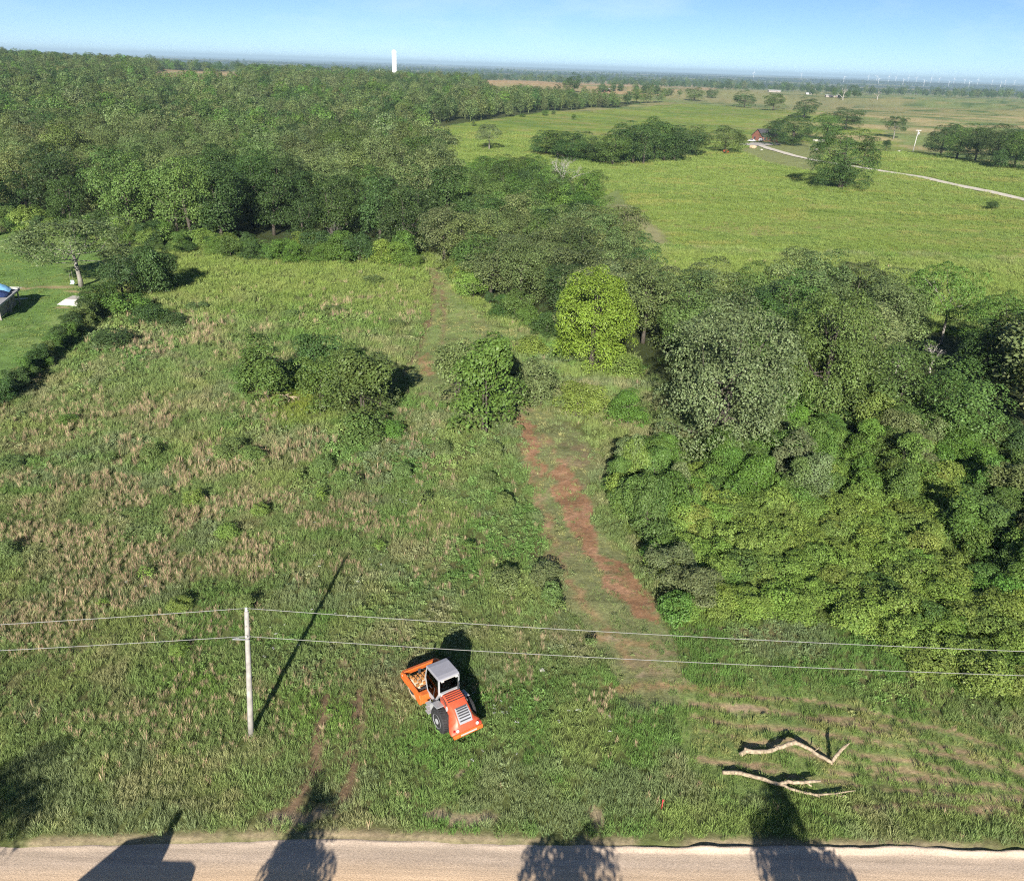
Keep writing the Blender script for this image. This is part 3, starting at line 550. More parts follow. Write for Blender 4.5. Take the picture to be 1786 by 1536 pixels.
def limbs(seed, H, C, r0, nl, stems=1, zfork=.3, sides=6, lean=0.0):
    r = np.random.default_rng(seed + 100); mb = MB()
    idx = r.choice(len(C), min(nl, len(C)), replace=False)
    for s_ in range(stems):
        a = r.uniform(0, 6.28); o_ = np.array([math.cos(a), math.sin(a)]) * (.35 * r0 * 8 if stems > 1 else 0) * (s_ > 0)
        top = np.array([o_[0] * 1.5 + lean * H * .3 + r.normal(0, .03 * H), o_[1] * 1.5 + r.normal(0, .03 * H), H * .66]); rr = r0 / math.sqrt(stems)
        path = [np.array([o_[0], o_[1], -.3]), np.array([o_[0] * 1.05, o_[1] * 1.05, .12 * H]), np.array([top[0] * .45, top[1] * .45, H * .42]), top * np.array([.8, .8, .8]), top]
        mb.tube(path, [rr * 1.35, rr, rr * .7, rr * .3, rr * .06], sides)
        for i in idx[s_::stems]:
            e = C[i]; b = np.array([top[0] * .35, top[1] * .35, H * r.uniform(zfork, .55)]); b[2] = min(b[2], e[2] * .9); mdl = b * .45 + e * .55 + np.array([0, 0, -.06 * H]) + r.normal(0, .03 * H, 3)
            mb.tube([b, mdl, e], [rr * .3, rr * .2, rr * .05], 5, cap=False)
    return mb
SHAPES = {}
def add_shape(kind, seed, W_, H_, npuff, rp, nleaf, leaf, zc=None, rz=None, r0=.2, nl=9, stems=1, bark='bark', **kw):
    zc = H_ * .6 if zc is None else zc; rz = H_ * .36 if rz is None else rz
    Q, V, C = crown_quads(seed, W_ / 2 - rp * .6, rz, zc, npuff, rp, nleaf, leaf, **kw)
    tm = limbs(seed, H_, C, r0, nl, stems).mesh(kind + '_trunk', M[bark]); tm.shade_smooth()
    w = np.percentile(np.hypot(Q[:, :, 0], Q[:, :, 1]), 97) * 2; h = np.percentile(Q[:, :, 2], 99.5)
    SHAPES.setdefault(kind, []).append((tm, quads_mesh(kind + '_crown', Q, M['leaf'], V), w, h))
for s_ in range(6): add_shape('oak', 20 + s_, 9.5, 10.5, 62, 1.08, 160, .205, low=-.85, zc=5.4, rz=4.6, lump=.18, r0=.22, flat=.75, rmin=.35, inner=.05, skirt=8)
for s_ in range(4): add_shape('tall', 40 + s_, 7, 12, 58, .98, 150, .2, low=-.9, zc=6.1, rz=5.4, lump=.22, r0=.2, taper=.15, inner=.05, rmin=.4, skirt=5)
for s_ in range(2): add_shape('bigoak', 50 + s_, 13, 13, 150, 1.05, 185, .18, low=-.95, zc=5.8, rz=5.8, lump=.14, r0=.38, nl=16, inner=.04, rmin=.4, lobes=9, skirt=24)
add_shape('brightoak', 61, 10.5, 11.5, 150, .95, 180, .17, low=-.97, zc=4.8, rz=5.0, lump=.08, r0=.3, nl=14, flat=.6, taper=.12, rmin=.45, inner=.04, lobes=9, skirt=26)
for s_ in range(2): add_shape('open', 70 + s_, 13, 10, 80, 1.0, 150, .21, low=-.4, zc=5.6, rz=4.2, lump=.3, r0=.2, nl=15, flat=.7, inner=.02, rmin=.45, bark='palebark')
for s_ in range(4): add_shape('bush', 80 + s_, 5, 4.6, 82, .6, 105, .145, low=-.75, zc=2.1, rz=2.3, lump=.3, r0=.1, nl=14, stems=3, rmin=.35, up=.6, taper=.2, inner=.05, skirt=9, lobes=8, loff=(.4, .8), lrad=(.26, .44))
for s_ in range(4): add_shape('bramble', 90 + s_, 3.2, 2.0, 46, .44, 80, .125, low=-.6, zc=.75, rz=1.1, lump=.3, r0=.05, nl=10, stems=3, rmin=.35, up=.5, taper=.1, inner=.05, skirt=8)
for s_ in range(3): add_shape('sapling', 100 + s_, 3.4, 5.2, 90, .5, 95, .14, low=-.95, zc=2.6, rz=2.5, lump=.3, r0=.08, nl=12, stems=2, rmin=.3, up=.6, taper=.3, inner=.05, skirt=9, lobes=9, loff=(.4, .85), lrad=(.22, .4))
for s_ in range(3): add_shape('forb', 110 + s_, 1.1, .9, 12, .26, 20, .12, low=-.2, zc=.4, rz=.45, r0=.02, nl=5, stems=2, rmin=.4, up=.6)
def bare_mesh(seed, H, r0, depth_=4, m_='deadwood', spread=.55):
    r = np.random.default_rng(seed); mb = MB()
    def grow(p, d, l, rad, lv):
        q = p + d * l + r.normal(0, .05 * l, 3); mid = (p + q) / 2 + r.normal(0, .05 * l, 3)
        mb.tube([p, mid, q], [rad, rad * .82, rad * .62], 6 if lv < 2 else 4, cap=lv == depth_)
        if lv >= depth_: return
        for _ in range(3 if lv else 4):
            nd = unit(d + r.normal(0, spread, 3) + np.array([0, 0, .12])); grow(q if r.uniform() < .7 else mid, nd, l * r.uniform(.55, .8), rad * .55, lv + 1)
    grow(np.array([0, 0, -.2]), np.array([.06, 0, 1.0]), H * .33, r0, 0)
    me = mb.mesh('bare_limbs', M[m_]); me.shade_smooth(); return me

def tree(name, P, W_, H_, kind, tint, label=None, cat='tree', group=None, k=None, rz=None, bark=None):
    sh = SHAPES[kind]; k = int(rng.integers(len(sh))) if k is None else k % len(sh); tm, cm, w0, h0 = sh[k]
    root = empty(name, tuple(P), rng.uniform(0, 6.28) if rz is None else rz); root.scale = (W_ / w0, W_ / w0 * rng.uniform(.94, 1.06), H_ / h0)
    t = link(bpy.data.objects.new('trunk', tm), root); c = link(bpy.data.objects.new('crown', cm), root); c.color = (*[float(x) for x in tint], 1.0)
    return tag(root, label, cat, group)
TINT = {'oak': (.135, .182, .066), 'dark': (.066, .118, .036), 'mid': (.104, .172, .044), 'bright': (.18, .27, .036), 'weed': (.15, .21, .068), 'lime': (.112, .205, .042), 'yellow': (.178, .26, .056), 'grey': (.145, .192, .076)}
def tint(k, s=.12): return np.array(TINT[k]) if k == 'bright' else np.clip(np.array(TINT[k]) * rng.uniform(1 - s, 1 + s) * (1 + rng.normal(0, .05, 3)), .01, .6)
def ptree(name, u, v, wpx, hpx, kind, tk, label, cat='tree', group=None, k=None):
    P = at(u, v); W_ = wpx * depth(P) / FOC; return tree(name, P, W_, height_to(P, v - hpx), kind, tint(tk, .04), label, cat, group, k)

# ---------------------------------------------------------------- trees and shrubs that stand out in the photo
ptree('bright_green_tree', 1031, 640, 152, 168, 'brightoak', 'bright', 'bright yellow-green rounded tree standing in front of the dark tree belt')
ptree('oak_tree', 1252, 798, 236, 275, 'bigoak', 'grey', 'very large grey-green oak at the back edge of the thicket, right of the track', k=0)
ptree('oak_tree', 1425, 738, 185, 225, 'bigoak', 'mid', 'broad dark oak in front of the tree belt, right of the very large oak', k=1)
ptree('oak_tree', 1560, 748, 150, 150, 'oak', 'mid', 'rounded oak below the white-limbed tree in the right tree belt', k=1)
ptree('oak_tree', 1345, 690, 120, 150, 'tall', 'mid', 'narrow dark green tree between the very large oak and the broad dark oak', k=1)
ptree('oak_tree', 1665, 790, 150, 150, 'oak', 'mid', 'oak with pale trunks near the right edge of the tree belt', k=2)
ptree('oak_tree', 1745, 660, 150, 150, 'bigoak', 'lime', 'light green oak at the right edge of the photo, in the tree belt', k=0)
ptree('walnut_tree', 1640, 600, 135, 138, 'open', 'lime', 'feathery light green tree rising above the right tree belt', k=1)
ptree('oak_tree', 142, 500, 200, 118, 'open', 'grey', 'spreading oak with exposed pale limbs on the lawn at left', k=0)
# clump of bushes in the middle of the field
g = 'bushes in the middle of the field'
ptree('bush', 468, 698, 98, 118, 'sapling', 'mid', 'tall dark green bush at the left end of the clump in the field', 'bush', g, 0)
ptree('bush', 425, 690, 60, 55, 'bush', 'mid', 'low green bush on the far left of the clump in the field', 'bush', g, 1)
ptree('bush', 555, 668, 92, 82, 'bush', 'dark', 'dark bush at the back of the clump in the field', 'bush', g, 2)
ptree('bush', 565, 722, 92, 98, 'bush', 'mid', 'green bush beside the pale dead sticks in the field clump', 'bush', g, 3)
ptree('bush', 632, 742, 110, 140, 'sapling', 'mid', 'tallest front bush of the field clump', 'bush', g, 1)
ptree('bush', 662, 708, 75, 82, 'bush', 'grey', 'greyish bush at the right end of the clump, casting a dark shadow', 'bush', g, 0)
ptree('bush', 600, 690, 80, 85, 'bush', 'mid', 'bush in the middle of the field clump', 'bush', g, 1)
ptree('bush', 640, 765, 95, 45, 'bramble', 'mid', 'low brush in front of the field clump', 'bush', g, 2)
g = 'bushes beside the track'
ptree('bush', 842, 752, 118, 172, 'sapling', 'mid', 'tall dark bush standing alone beside the bend of the track', 'bush', g, 2)
ptree('bush', 800, 715, 85, 125, 'sapling', 'grey', 'grey-green bush leaning on the left of the tall bush by the track', 'bush', g, 1)
ptree('bush', 868, 700, 70, 105, 'bush', 'dark', 'dark bush hidden behind the tall bush by the track', 'bush', g, 1)
ptree('bush', 938, 702, 88, 72, 'bush', 'grey', 'pale green bush below the bright green tree', 'bush', g, 3)
ptree('bush', 1010, 728, 88, 58, 'bush', 'yellow', 'soft yellow-green bush right of the pale bush by the track', 'bush', g, 2)
ptree('bush', 1092, 740, 82, 56, 'bush', 'lime', 'fresh green bush beside the very large oak', 'bush', g, 0)
ptree('bush', 925, 618, 60, 30, 'bramble', 'yellow', 'small yellow-green bush left of the bright green tree', 'bush', g, 0)
ptree('bush', 1085, 655, 70, 35, 'bramble', 'yellow', 'low bush at the foot of the bright green tree', 'bush', g, 1)
# scrub between lawn and field
g = 'scrub along the lawn boundary'
for u, v, w_, h_, kd, tk, lb in ((262, 515, 78, 75, 'bush', 'mid', 'tall dark scrub tree right of the spreading oak'), (215, 525, 70, 70, 'bush', 'dark', 'dark scrub bush between the spreading oak and the field'),
        (285, 512, 60, 62, 'bush', 'mid', 'scrub bush at the field end of the lawn boundary'), (232, 490, 80, 60, 'open', 'grey', 'straggly half-dead tree behind the scrub by the spreading oak'),
        (180, 540, 62, 42, 'bush', 'mid', 'scrub bush just right of the white storm shelter'), (225, 548, 70, 32, 'bramble', 'lime', 'low light green brush in the field corner by the scrub'), (265, 560, 60, 26, 'bramble', 'mid', 'low brush in the field below the scrub'),
        (155, 562, 50, 36, 'bramble', 'mid', 'dark scrub below the white storm shelter'), (128, 580, 42, 32, 'bush', 'dark', 'dark boundary shrub second below the storm shelter'), (104, 600, 36, 30, 'bush', 'mid', 'boundary shrub third below the storm shelter'),
        (92, 612, 30, 26, 'bush', 'lime', 'small light green boundary shrub midway down the lawn edge'), (68, 642, 40, 30, 'bush', 'mid', 'boundary shrub fifth below the storm shelter'), (48, 660, 38, 34, 'bush', 'lime', 'yellow-topped boundary shrub near the left edge of the photo'),
        (30, 682, 40, 36, 'bush', 'dark', 'dark boundary shrub close to the left edge of the photo'), (10, 705, 46, 42, 'bush', 'mid', 'last boundary shrub at the left edge of the photo'), (-30, 720, 46, 42, 'bush', 'mid', 'boundary shrub cut by the left edge of the photo'),
        (200, 600, 70, 22, 'bramble', 'mid', 'low green brush in the field right of the lawn boundary'), (305, 565, 45, 18, 'bramble', 'mid', 'small low brush in the upper left of the field')):
    ptree('scrub_bush', u, v, w_ * 1.12, h_ * 1.1, kd, 'dark' if tk == 'mid' else tk, lb, 'bush', g)
for i, t in enumerate(np.linspace(0, 1, 17)):
    ptree('hedge_bush', 168 - 176 * t + rng.normal(0, 4), 556 + 152 * t + rng.normal(0, 2.5), rng.uniform(22, 48), rng.uniform(16, 40), 'bush' if i % 3 else 'sapling', ('dark', 'mid', 'weed', 'dark', 'lime')[i % 5], ('light' if i % 5 in (2, 4) else 'dark') + ' low hedge bush in the line between lawn and field', 'bush', 'low hedge between lawn and field')
g = 'small weeds standing in the field'
ORD = ['first', 'second', 'third', 'fourth', 'fifth', 'sixth', 'seventh', 'eighth', 'ninth', 'tenth', 'eleventh', 'twelfth']
for u, v, w_, h_, tk in ((400, 795, 60, 26, 'dark'), (265, 800, 40, 24, 'mid'), (190, 812, 28, 20, 'mid'), (440, 802, 50, 22, 'mid'), (340, 878, 45, 24, 'yellow'), (455, 900, 36, 22, 'yellow'), (520, 840, 30, 22, 'yellow'), (400, 935, 45, 20, 'yellow'),
                      (255, 1010, 30, 22, 'yellow'), (620, 850, 28, 24, 'mid'), (180, 1058, 24, 14, 'yellow'), (315, 1062, 50, 18, 'yellow'), (430, 1065, 36, 26, 'mid'), (315, 1140, 40, 16, 'yellow'), (565, 818, 40, 22, 'mid'), (770, 790, 34, 22, 'mid'),
                      (510, 555, 40, 14, 'mid'), (580, 545, 40, 12, 'dark'), (690, 570, 40, 12, 'mid'), (345, 540, 40, 14, 'mid'), (450, 552, 36, 12, 'mid'), (650, 492, 50, 12, 'mid'), (855, 800, 50, 30, 'mid'), (850, 850, 40, 24, 'mid'), (880, 890, 40, 30, 'mid'),
                      (955, 1010, 60, 26, 'grey'), (880, 1020, 60, 28, 'grey'), (960, 1050, 40, 34, 'dark'), (700, 830, 40, 22, 'mid'), (20, 815, 50, 18, 'dark'), (15, 970, 40, 26, 'mid'), (120, 740, 40, 16, 'lime'), (560, 870, 30, 20, 'yellow'), (680, 760, 50, 26, 'lime'),
                      (740, 880, 30, 20, 'mid'), (905, 755, 22, 20, 'dark'), (975, 1070, 26, 24, 'dark'), (1030, 1130, 24, 20, 'mid'), (660, 960, 26, 16, 'yellow'), (820, 960, 28, 18, 'lime')):
    ptree('weed_clump', u, v, w_, h_, 'forb' if w_ < 34 else 'bramble', 'weed' if tk in ('mid', 'dark') else tk, ('yellow-green' if tk == 'yellow' else 'fresh green' if tk == 'lime' else 'greyish' if tk == 'grey' else 'mid-green') + ' weed clump in ' + ('the upper field below the forest' if v < 600 else 'the left part of the field' if u < 430 else 'the field between bush clump and pole' if u < 720 else 'the grass beside the track'), 'weed', g)
# lone oaks and shrubs of the far meadow
g = 'oaks standing alone on the far meadow'
for u, v, w_, h_, kd, tk, lb in ((1465, 329, 114, 102, 'bigoak', 'dark', 'big dark tree alone in the bright meadow below the driveway'), (1382, 254, 76, 54, 'bigoak', 'dark', 'broad dark oak beside the red house'), (1350, 254, 48, 42, 'oak', 'dark', 'dark oak half hiding the red house'),
        (1440, 246, 54, 48, 'oak', 'mid', 'oak right behind the big dark meadow tree'), (1474, 226, 62, 38, 'oak', 'dark', 'dark oak farther back, touching the oak behind the big meadow tree'), (1402, 207, 44, 37, 'tall', 'dark', 'dark upright oak above the red house'),
        (1348, 193, 40, 30, 'oak', 'mid', 'second oak from the left in the row of three above the house'), (1298, 188, 42, 33, 'oak', 'dark', 'leftmost oak in the row of three above the house'), (1558, 243, 44, 40, 'open', 'dark', 'leaning wind-shaped oak left of the light pole'),
        (1545, 263, 16, 20, 'sapling', 'dark', 'small dark tree left of the light pole'), (1264, 267, 72, 48, 'oak', 'mid', 'light oak with pale trunks shading the orange machine'), (1211, 177, 34, 24, 'oak', 'mid', 'small round oak at the near corner of the tan field'),
        (1241, 172, 22, 17, 'oak', 'dark', 'small dark oak beside the round one at the tan field'), (1001, 160, 34, 33, 'tall', 'dark', 'dark upright oak standing in the tan field'), (987, 158, 18, 18, 'oak', 'mid', 'small oak touching the upright one in the tan field'),
        (773, 252, 50, 24, 'bush', 'dark', 'dark dome-shaped tree at the left end of the far meadow'), (853, 262, 54, 46, 'open', 'grey', 'thin grey-green tree in front of the far meadow')):
    ptree('oak_tree' if kd != 'bush' else 'round_tree', u, v, w_, h_, kd, tk, lb, 'tree', g)
g = 'shrubs dotted over the meadows'
for u, v, w_, h_, lb in ((1729, 366, 26, 15, 'dark little shrub alone in the bright meadow below the driveway'), (951, 202, 14, 10, 'larger of the small shrubs on the far meadow slope'), (965, 200, 9, 7, 'smallest shrub on the far meadow slope'),
        (1001, 209, 10, 9, 'dark shrub low on the far meadow slope'), (911, 204, 14, 6, 'flat shrub near the woods on the far meadow slope'), (826, 220, 9, 11, 'shrub at the left end of the far meadow slope')):
    ptree('meadow_shrub', u, v, w_, h_, 'bush', 'dark' if u > 1700 else 'mid', lb, 'shrub', g)
# tree row across the meadow and the grove at the right edge
g = 'row of trees across the meadow'
us = [952, 972, 996, 1020, 1046, 1068, 1088, 1104, 1122, 1140, 1158, 1176, 1194, 1214]; hs = [34, 40, 44, 40, 38, 46, 56, 62, 66, 64, 56, 48, 44, 46]
for i, (u, h_) in enumerate(zip(us, hs)):
    v = np.interp(u, [950, 1060, 1130, 1215], [272, 286, 284, 272]) + (i % 3 - 1) * 3; ptree('row_tree', u, v, 58 + (i * 7) % 18, h_ * 1.18, ('oak', 'tall', 'oak')[i % 3], ('dark', 'mid', 'dark', 'dark')[i % 4], ORD[i % 12] + (' tree from the left' if i < 12 else ' of the last trees') + ' in the dark row across the meadow', 'tree', g)
g = 'grove at the right edge of the meadow'
for i, (u, v, w_, h_) in enumerate(((1640, 272, 60, 52), (1668, 278, 62, 58), (1700, 282, 60, 60), (1735, 288, 62, 70), (1768, 294, 62, 66), (1800, 298, 66, 62), (1655, 262, 50, 46), (1690, 266, 60, 50), (1725, 270, 60, 54), (1760, 274, 60, 54), (1795, 280, 60, 54), (1740, 294, 40, 34))):
    ptree('grove_tree', u, v, w_, h_, ('oak', 'tall', 'oak', 'bush')[0 if i < 11 else 3], ('dark', 'mid', 'dark')[i % 3], ('front' if i < 6 or i == 11 else 'back') + '-row tree, ' + ORD[i if i < 6 else (i - 6 if i < 11 else 6)] + ' in the dark grove at the right edge', 'tree', g)
# bare and white-limbed trees
M['silver_wood'] = mat('silver_dead_wood', (.34, .325, .30), .9, var=.2, scale=5, bump=.4, spec=.1)
def bare(u, v, hpx, seed, label, r0=.28, m_='deadwood', dz=0, name='dead_tree', dp=4):
    P = at(u, v, dz); H_ = height_to(P, v - hpx) if not dz else 11.0
    root = empty(name, tuple(P), seed); me = bare_mesh(seed, 10, r0, dp, m_); h0 = max(w.co.z for w in me.vertices); root.scale = (H_ / h0,) * 3
    link(bpy.data.objects.new('limbs', me), root); return tag(root, label, 'dead tree', 'bare trees')
bare(985, 352, 80, 3, 'bare silver-grey dead tree in the creek woods', .2, 'silver_wood', dp=5)
bare(1622, 650, 50, 4, 'white-limbed bare tree in the right tree belt', .34, 'silver_wood')
bare(1562, 650, 45, 6, 'smaller bare pale tree left of the white-limbed one', .22)
bare(582, 430, 46, 8, 'pale bare stem at the front of the left forest', .1, dp=3)
bare(1470, 175, 22, 9, 'bare pale trunk left of the far farm trees', .3, dp=2); bare(1530, 174, 18, 10, 'bare pale trunk right of the far farm', .3, dp=2)
bare(232, 478, 40, 12, 'bare dead branches among the scrub by the spreading oak', .2, dp=4)

# ---------------------------------------------------------------- forest: the largest trees one by one, the rest as one far wood
def spread(poly, sp, jit=.38):
    x0, y0 = poly.min(0); x1, y1 = poly.max(0); gx, gy = np.meshgrid(np.arange(x0, x1, sp), np.arange(y0, y1, sp)); gx[1::2] += sp / 2
    x = gx.ravel() + rng.uniform(-jit, jit, gx.size) * sp; y = gy.ravel() + rng.uniform(-jit, jit, gx.size) * sp; k = inside(x, y, poly); return x[k], y[k]
placed = np.array([o.location[:2] for o in COL.objects if o.type == 'EMPTY' and o.get('category') in ('tree', 'dead tree')])
def clear_of(x, y, dmin):
    return np.array([np.min(np.hypot(placed[:, 0] - a_, placed[:, 1] - b_)) > dmin for a_, b_ in zip(x, y)])
ax, ay = [], []
FA_near = FOREST_A
x, y = spread(FA_near, 10.6, .3); k = y < 420; ax.append(x[k]); ay.append(y[k])
x, y = spread(FA_near, 11.6, .3); k = (y >= 420) & (y < 1500); ax.append(x[k]); ay.append(y[k])
ax = np.concatenate(ax); ay = np.concatenate(ay); k = ~inside(ax, ay, GLADE); ax, ay = ax[k], ay[k]
uv = pix(np.stack([ax, ay, hgt(ax, ay) + 8], -1)); k = (uv[:, 0] > -140) & (uv[:, 0] < 1930) & clear_of(ax, ay, 4.5); ax, ay, uva = ax[k], ay[k], uv[k]
bx, by = spread(FOREST_B, 7.6, .34); uv = pix(np.stack([bx, by, hgt(bx, by) + 8], -1)); k = (uv[:, 0] < 1960) & clear_of(bx, by, 4.5); bx, by, uvb = bx[k], by[k], uv[k]
DEAD = [np.array(o.location) for o in COL.objects if o.get('category') == 'dead tree' and o.location[1] < 400]
def unhide(x, y): return np.array([not any(abs(a_ - p[0] * b_ / p[1]) < 4.5 and p[1] - 15 < b_ < p[1] + 1 for p in DEAD) for a_, b_ in zip(x, y)])
k = unhide(ax, ay); ax, ay, uva = ax[k], ay[k], uva[k]; k = unhide(bx, by); bx, by, uvb = bx[k], by[k], uvb[k]
print('forest', len(ax), len(bx))
NIND = 290
allx = np.concatenate([ax, bx]); ally = np.concatenate([ay, by]); sec = np.concatenate([np.zeros(len(ax), int), np.ones(len(bx), int)]); alluv = np.concatenate([uva, uvb])
infr = (alluv[:, 0] > -40) & (alluv[:, 0] < 1826)
order = np.argsort(np.where(infr, ally, 1e6)); single = np.zeros(len(allx), bool); single[order[:NIND]] = True
nA, nB = fbm(allx / 30, ally / 30, 201, 3), fbm(allx / 18, ally / 18, 207, 3); pk = rng.uniform(size=len(allx))
def species_and_shade(i):
    creek = sec[i] == 1 and ally[i] > 175
    if creek: return ('tall', 'lime') if pk[i] < .35 else ('oak', 'mid') if pk[i] < .7 else ('oak', 'dark')
    if ally[i] < 190 and sec[i] == 0: return ('tall', 'dark') if pk[i] < .38 else ('oak', 'dark') if pk[i] < .68 else ('oak', 'mid') if pk[i] < .86 else ('tall', 'lime') if pk[i] < .92 else ('oak', 'grey')  # front of the left forest: shade on the tree wall put into darker leaf tints
    if nA[i] > .62 and ally[i] > 330: return ('oak', 'lime') if pk[i] < .6 else ('oak', 'dark')
    return ('oak', 'oak') if pk[i] < .62 else ('oak', 'grey') if pk[i] < .75 else ('oak', 'mid') if pk[i] < .9 else ('tall', 'dark')
front = [i for i in np.where(single)[0] if sec[i] == 0]
edge_line = gpoly([(-260, 402), (0, 408), (60, 404), (300, 438), (450, 452), (600, 458), (738, 463)])
fd = dist_line(allx, ally, edge_line); frow = sorted([i for i in front if fd[i] < 6.5 and 0 < alluv[i, 0] < 760], key=lambda i: alluv[i, 0]); frank = {i: r_ for r_, i in enumerate(frow)}
EXTRA = ['thirteenth', 'fourteenth', 'fifteenth', 'sixteenth', 'seventeenth', 'eighteenth', 'nineteenth', 'twentieth', 'twenty-first', 'twenty-second', 'twenty-third', 'twenty-fourth', 'twenty-fifth', 'twenty-sixth', 'twenty-seventh', 'twenty-eighth', 'twenty-ninth', 'thirtieth']
ORDS = ORD + EXTRA
DESC = {'oak': 'olive-green', 'grey': 'grey-green', 'mid': 'mid-green', 'dark': 'dark green', 'lime': 'fresh green'}
for i in np.where(single)[0]:
    kd, tk = species_and_shade(i); P = np.array([allx[i], ally[i], float(hgt(allx[i], ally[i]))]); W_ = (rng.uniform(9, 14) if sec[i] == 0 else rng.uniform(8.2, 11.5)) * (.85 if kd == 'tall' else 1); H_ = W_ * rng.uniform(1.08, 1.28) / (.85 if kd == 'tall' else 1) if sec[i] == 0 else rng.uniform(8, 11)
    if sec[i] == 1 and ally[i] < 130: H_ *= 1.02
    shp = 'upright' if kd == 'tall' else 'round-crowned'
    if i in frank and frank[i] < len(ORDS): lb = f'{DESC[tk]} {shp} tree, {ORDS[frank[i]]} from the left along the front of the left forest'; gr = 'front row of the left forest'
    elif sec[i] == 0: wh = 'behind the spreading oak on the lawn' if alluv[i, 0] < 230 else 'behind the front row, straight below the standpipe' if 600 < alluv[i, 0] < 720 else 'near the mouth of the track' if alluv[i, 0] >= 720 else 'between the spreading oak and the standpipe'; lb = f'{DESC[tk]} {shp} tree inside the left forest {wh}'; gr = f'{DESC[tk]} {shp} left forest trees {wh}'
    elif ally[i] > 175: lb = f'{DESC[tk]} {shp} tree in the creek woods between forest and meadow'; gr = f'{DESC[tk]} {shp} trees of the creek woods'
    else: wh = 'left of the bright green tree' if alluv[i, 0] < 960 else 'behind the bright green tree' if alluv[i, 0] < 1110 else 'behind the very large oak' if alluv[i, 0] < 1370 else 'left of the feathery tree' if alluv[i, 0] < 1570 else 'right of the feathery tree'; lb = f'{DESC[tk]} {shp} tree in the tree belt {wh}'; gr = f'{DESC[tk]} {shp} tree belt {wh}'
    tree('forest_tree', P, W_, H_, kd, tint(tk, .24), lb, 'tree', gr)
# low growth along the forest edges
g = 'undergrowth along the forest edges'
edges = [(edge_line, 62, 'left forest'), (edge_line + np.array([0, 3.5]), 52, 'left forest'), (gpoly([(775, 470), (830, 516), (900, 561), (965, 591)]), 10, 'tree belt beside the track'), (gpoly([(1330, 722), (1450, 745), (1600, 772), (1786, 808)]), 16, 'right tree belt')]
for line, cnt, wh in edges:
    L_ = np.concatenate([[0], np.cumsum(np.hypot(*np.diff(line, axis=0).T))])
    for t in (np.arange(cnt) + rng.uniform(.1, .9, cnt)) / cnt * L_[-1]:
        x = np.interp(t, L_, line[:, 0]) + rng.normal(0, .8); y = np.interp(t, L_, line[:, 1]) + rng.normal(-.6, .8); P = np.array([x, y, float(hgt(x, y))]); u_ = pix(P)[0]
        if not -20 < u_ < 1800 or abs(u_ - 755) < 14: continue
        s_ = rng.uniform(1.8, 6.5); tk = ('mid', 'lime', 'yellow', 'dark')[int(rng.integers(4))]; tree('edge_bush', P, s_, s_ * rng.uniform(.6, .95), 'bush', tint(tk), f"{ {'mid': 'mid-green', 'lime': 'fresh green', 'yellow': 'yellow-green', 'dark': 'dark green'}[tk] } undergrowth bush along the foot of the {wh}", 'bush', g + ' ' + wh + ' ' + tk)
# the far wood
def far_shape(name, seed, W_, H_):
    Q, V, C = crown_quads(seed, W_ / 2 - .8, H_ * .44, H_ * .53, 52, 1.05, 40, .42, low=-.8, lump=.16, flat=.75)
    r = .25; q = []
    for j in range(5):
        a0, a1 = 2 * math.pi * j / 5, 2 * math.pi * (j + 1) / 5; q.append([[r * math.cos(a0), r * math.sin(a0), -.3], [r * math.cos(a1), r * math.sin(a1), -.3], [r * .5 * math.cos(a1), r * .5 * math.sin(a1), H_ * .6], [r * .5 * math.cos(a0), r * .5 * math.sin(a0), H_ * .6]])
    Q = np.concatenate([Q, np.array(q)]); V = np.concatenate([V, np.full((5, 3), .7)]); return bpy.data.objects.new(name, quads_mesh(name, Q, M['leaf_far'], V))
FAR = template_set('far_tree_shapes', [far_shape('far_' + 'abcdef'[i], 300 + i, 9.5, 10.5) for i in range(6)])
rest = np.where(~single)[0]; RX_ = allx[rest]; RY_ = ally[rest]; RT = np.array([tint(species_and_shade(i)[1], .28) for i in rest]); RS = rng.uniform(.95, 1.45, len(rest)); RH = rng.uniform(.85, 1.15, len(rest))
def lineof(pts, n, jit, s0, s1):
    p = gpoly(pts); L_ = np.concatenate([[0], np.cumsum(np.hypot(*np.diff(p, axis=0).T))]); t = rng.uniform(0, L_[-1], n); return np.interp(t, L_, p[:, 0]) + rng.normal(0, jit * .5, n), np.interp(t, L_, p[:, 1]) + rng.normal(0, jit, n), rng.uniform(s0, s1, n)
FXs, FYs, FSs = [RX_], [RY_], [RS]
for pts, n, jit, s0, s1 in (([(690, 127), (790, 133), (880, 139), (960, 141), (1040, 145)], 190, 18, .8, 1.4), ([(1040, 160), (1080, 160), (1130, 162), (1175, 168)], 40, 10, .7, 1.3), ([(1180, 150), (1300, 152), (1420, 158), (1520, 160)], 120, 25, .8, 1.4),
                            ([(1500, 162), (1600, 163), (1700, 166), (1800, 169)], 190, 25, .9, 1.4), ([(1240, 155), (1290, 157)], 18, 8, .8, 1.3), ([(1455, 172), (1500, 170)], 12, 6, .8, 1.3), ([(1060, 148), (1180, 152)], 60, 20, .7, 1.2),
                            ([(0, 96), (140, 100), (300, 112), (560, 124)], 240, 60, .9, 1.5), ([(1410, 166), (1425, 167)], 4, 4, .9, 1.2)):
    a_, b_, c_ = lineof(pts, n, jit, s0, s1); FXs.append(a_); FYs.append(b_); FSs.append(c_)
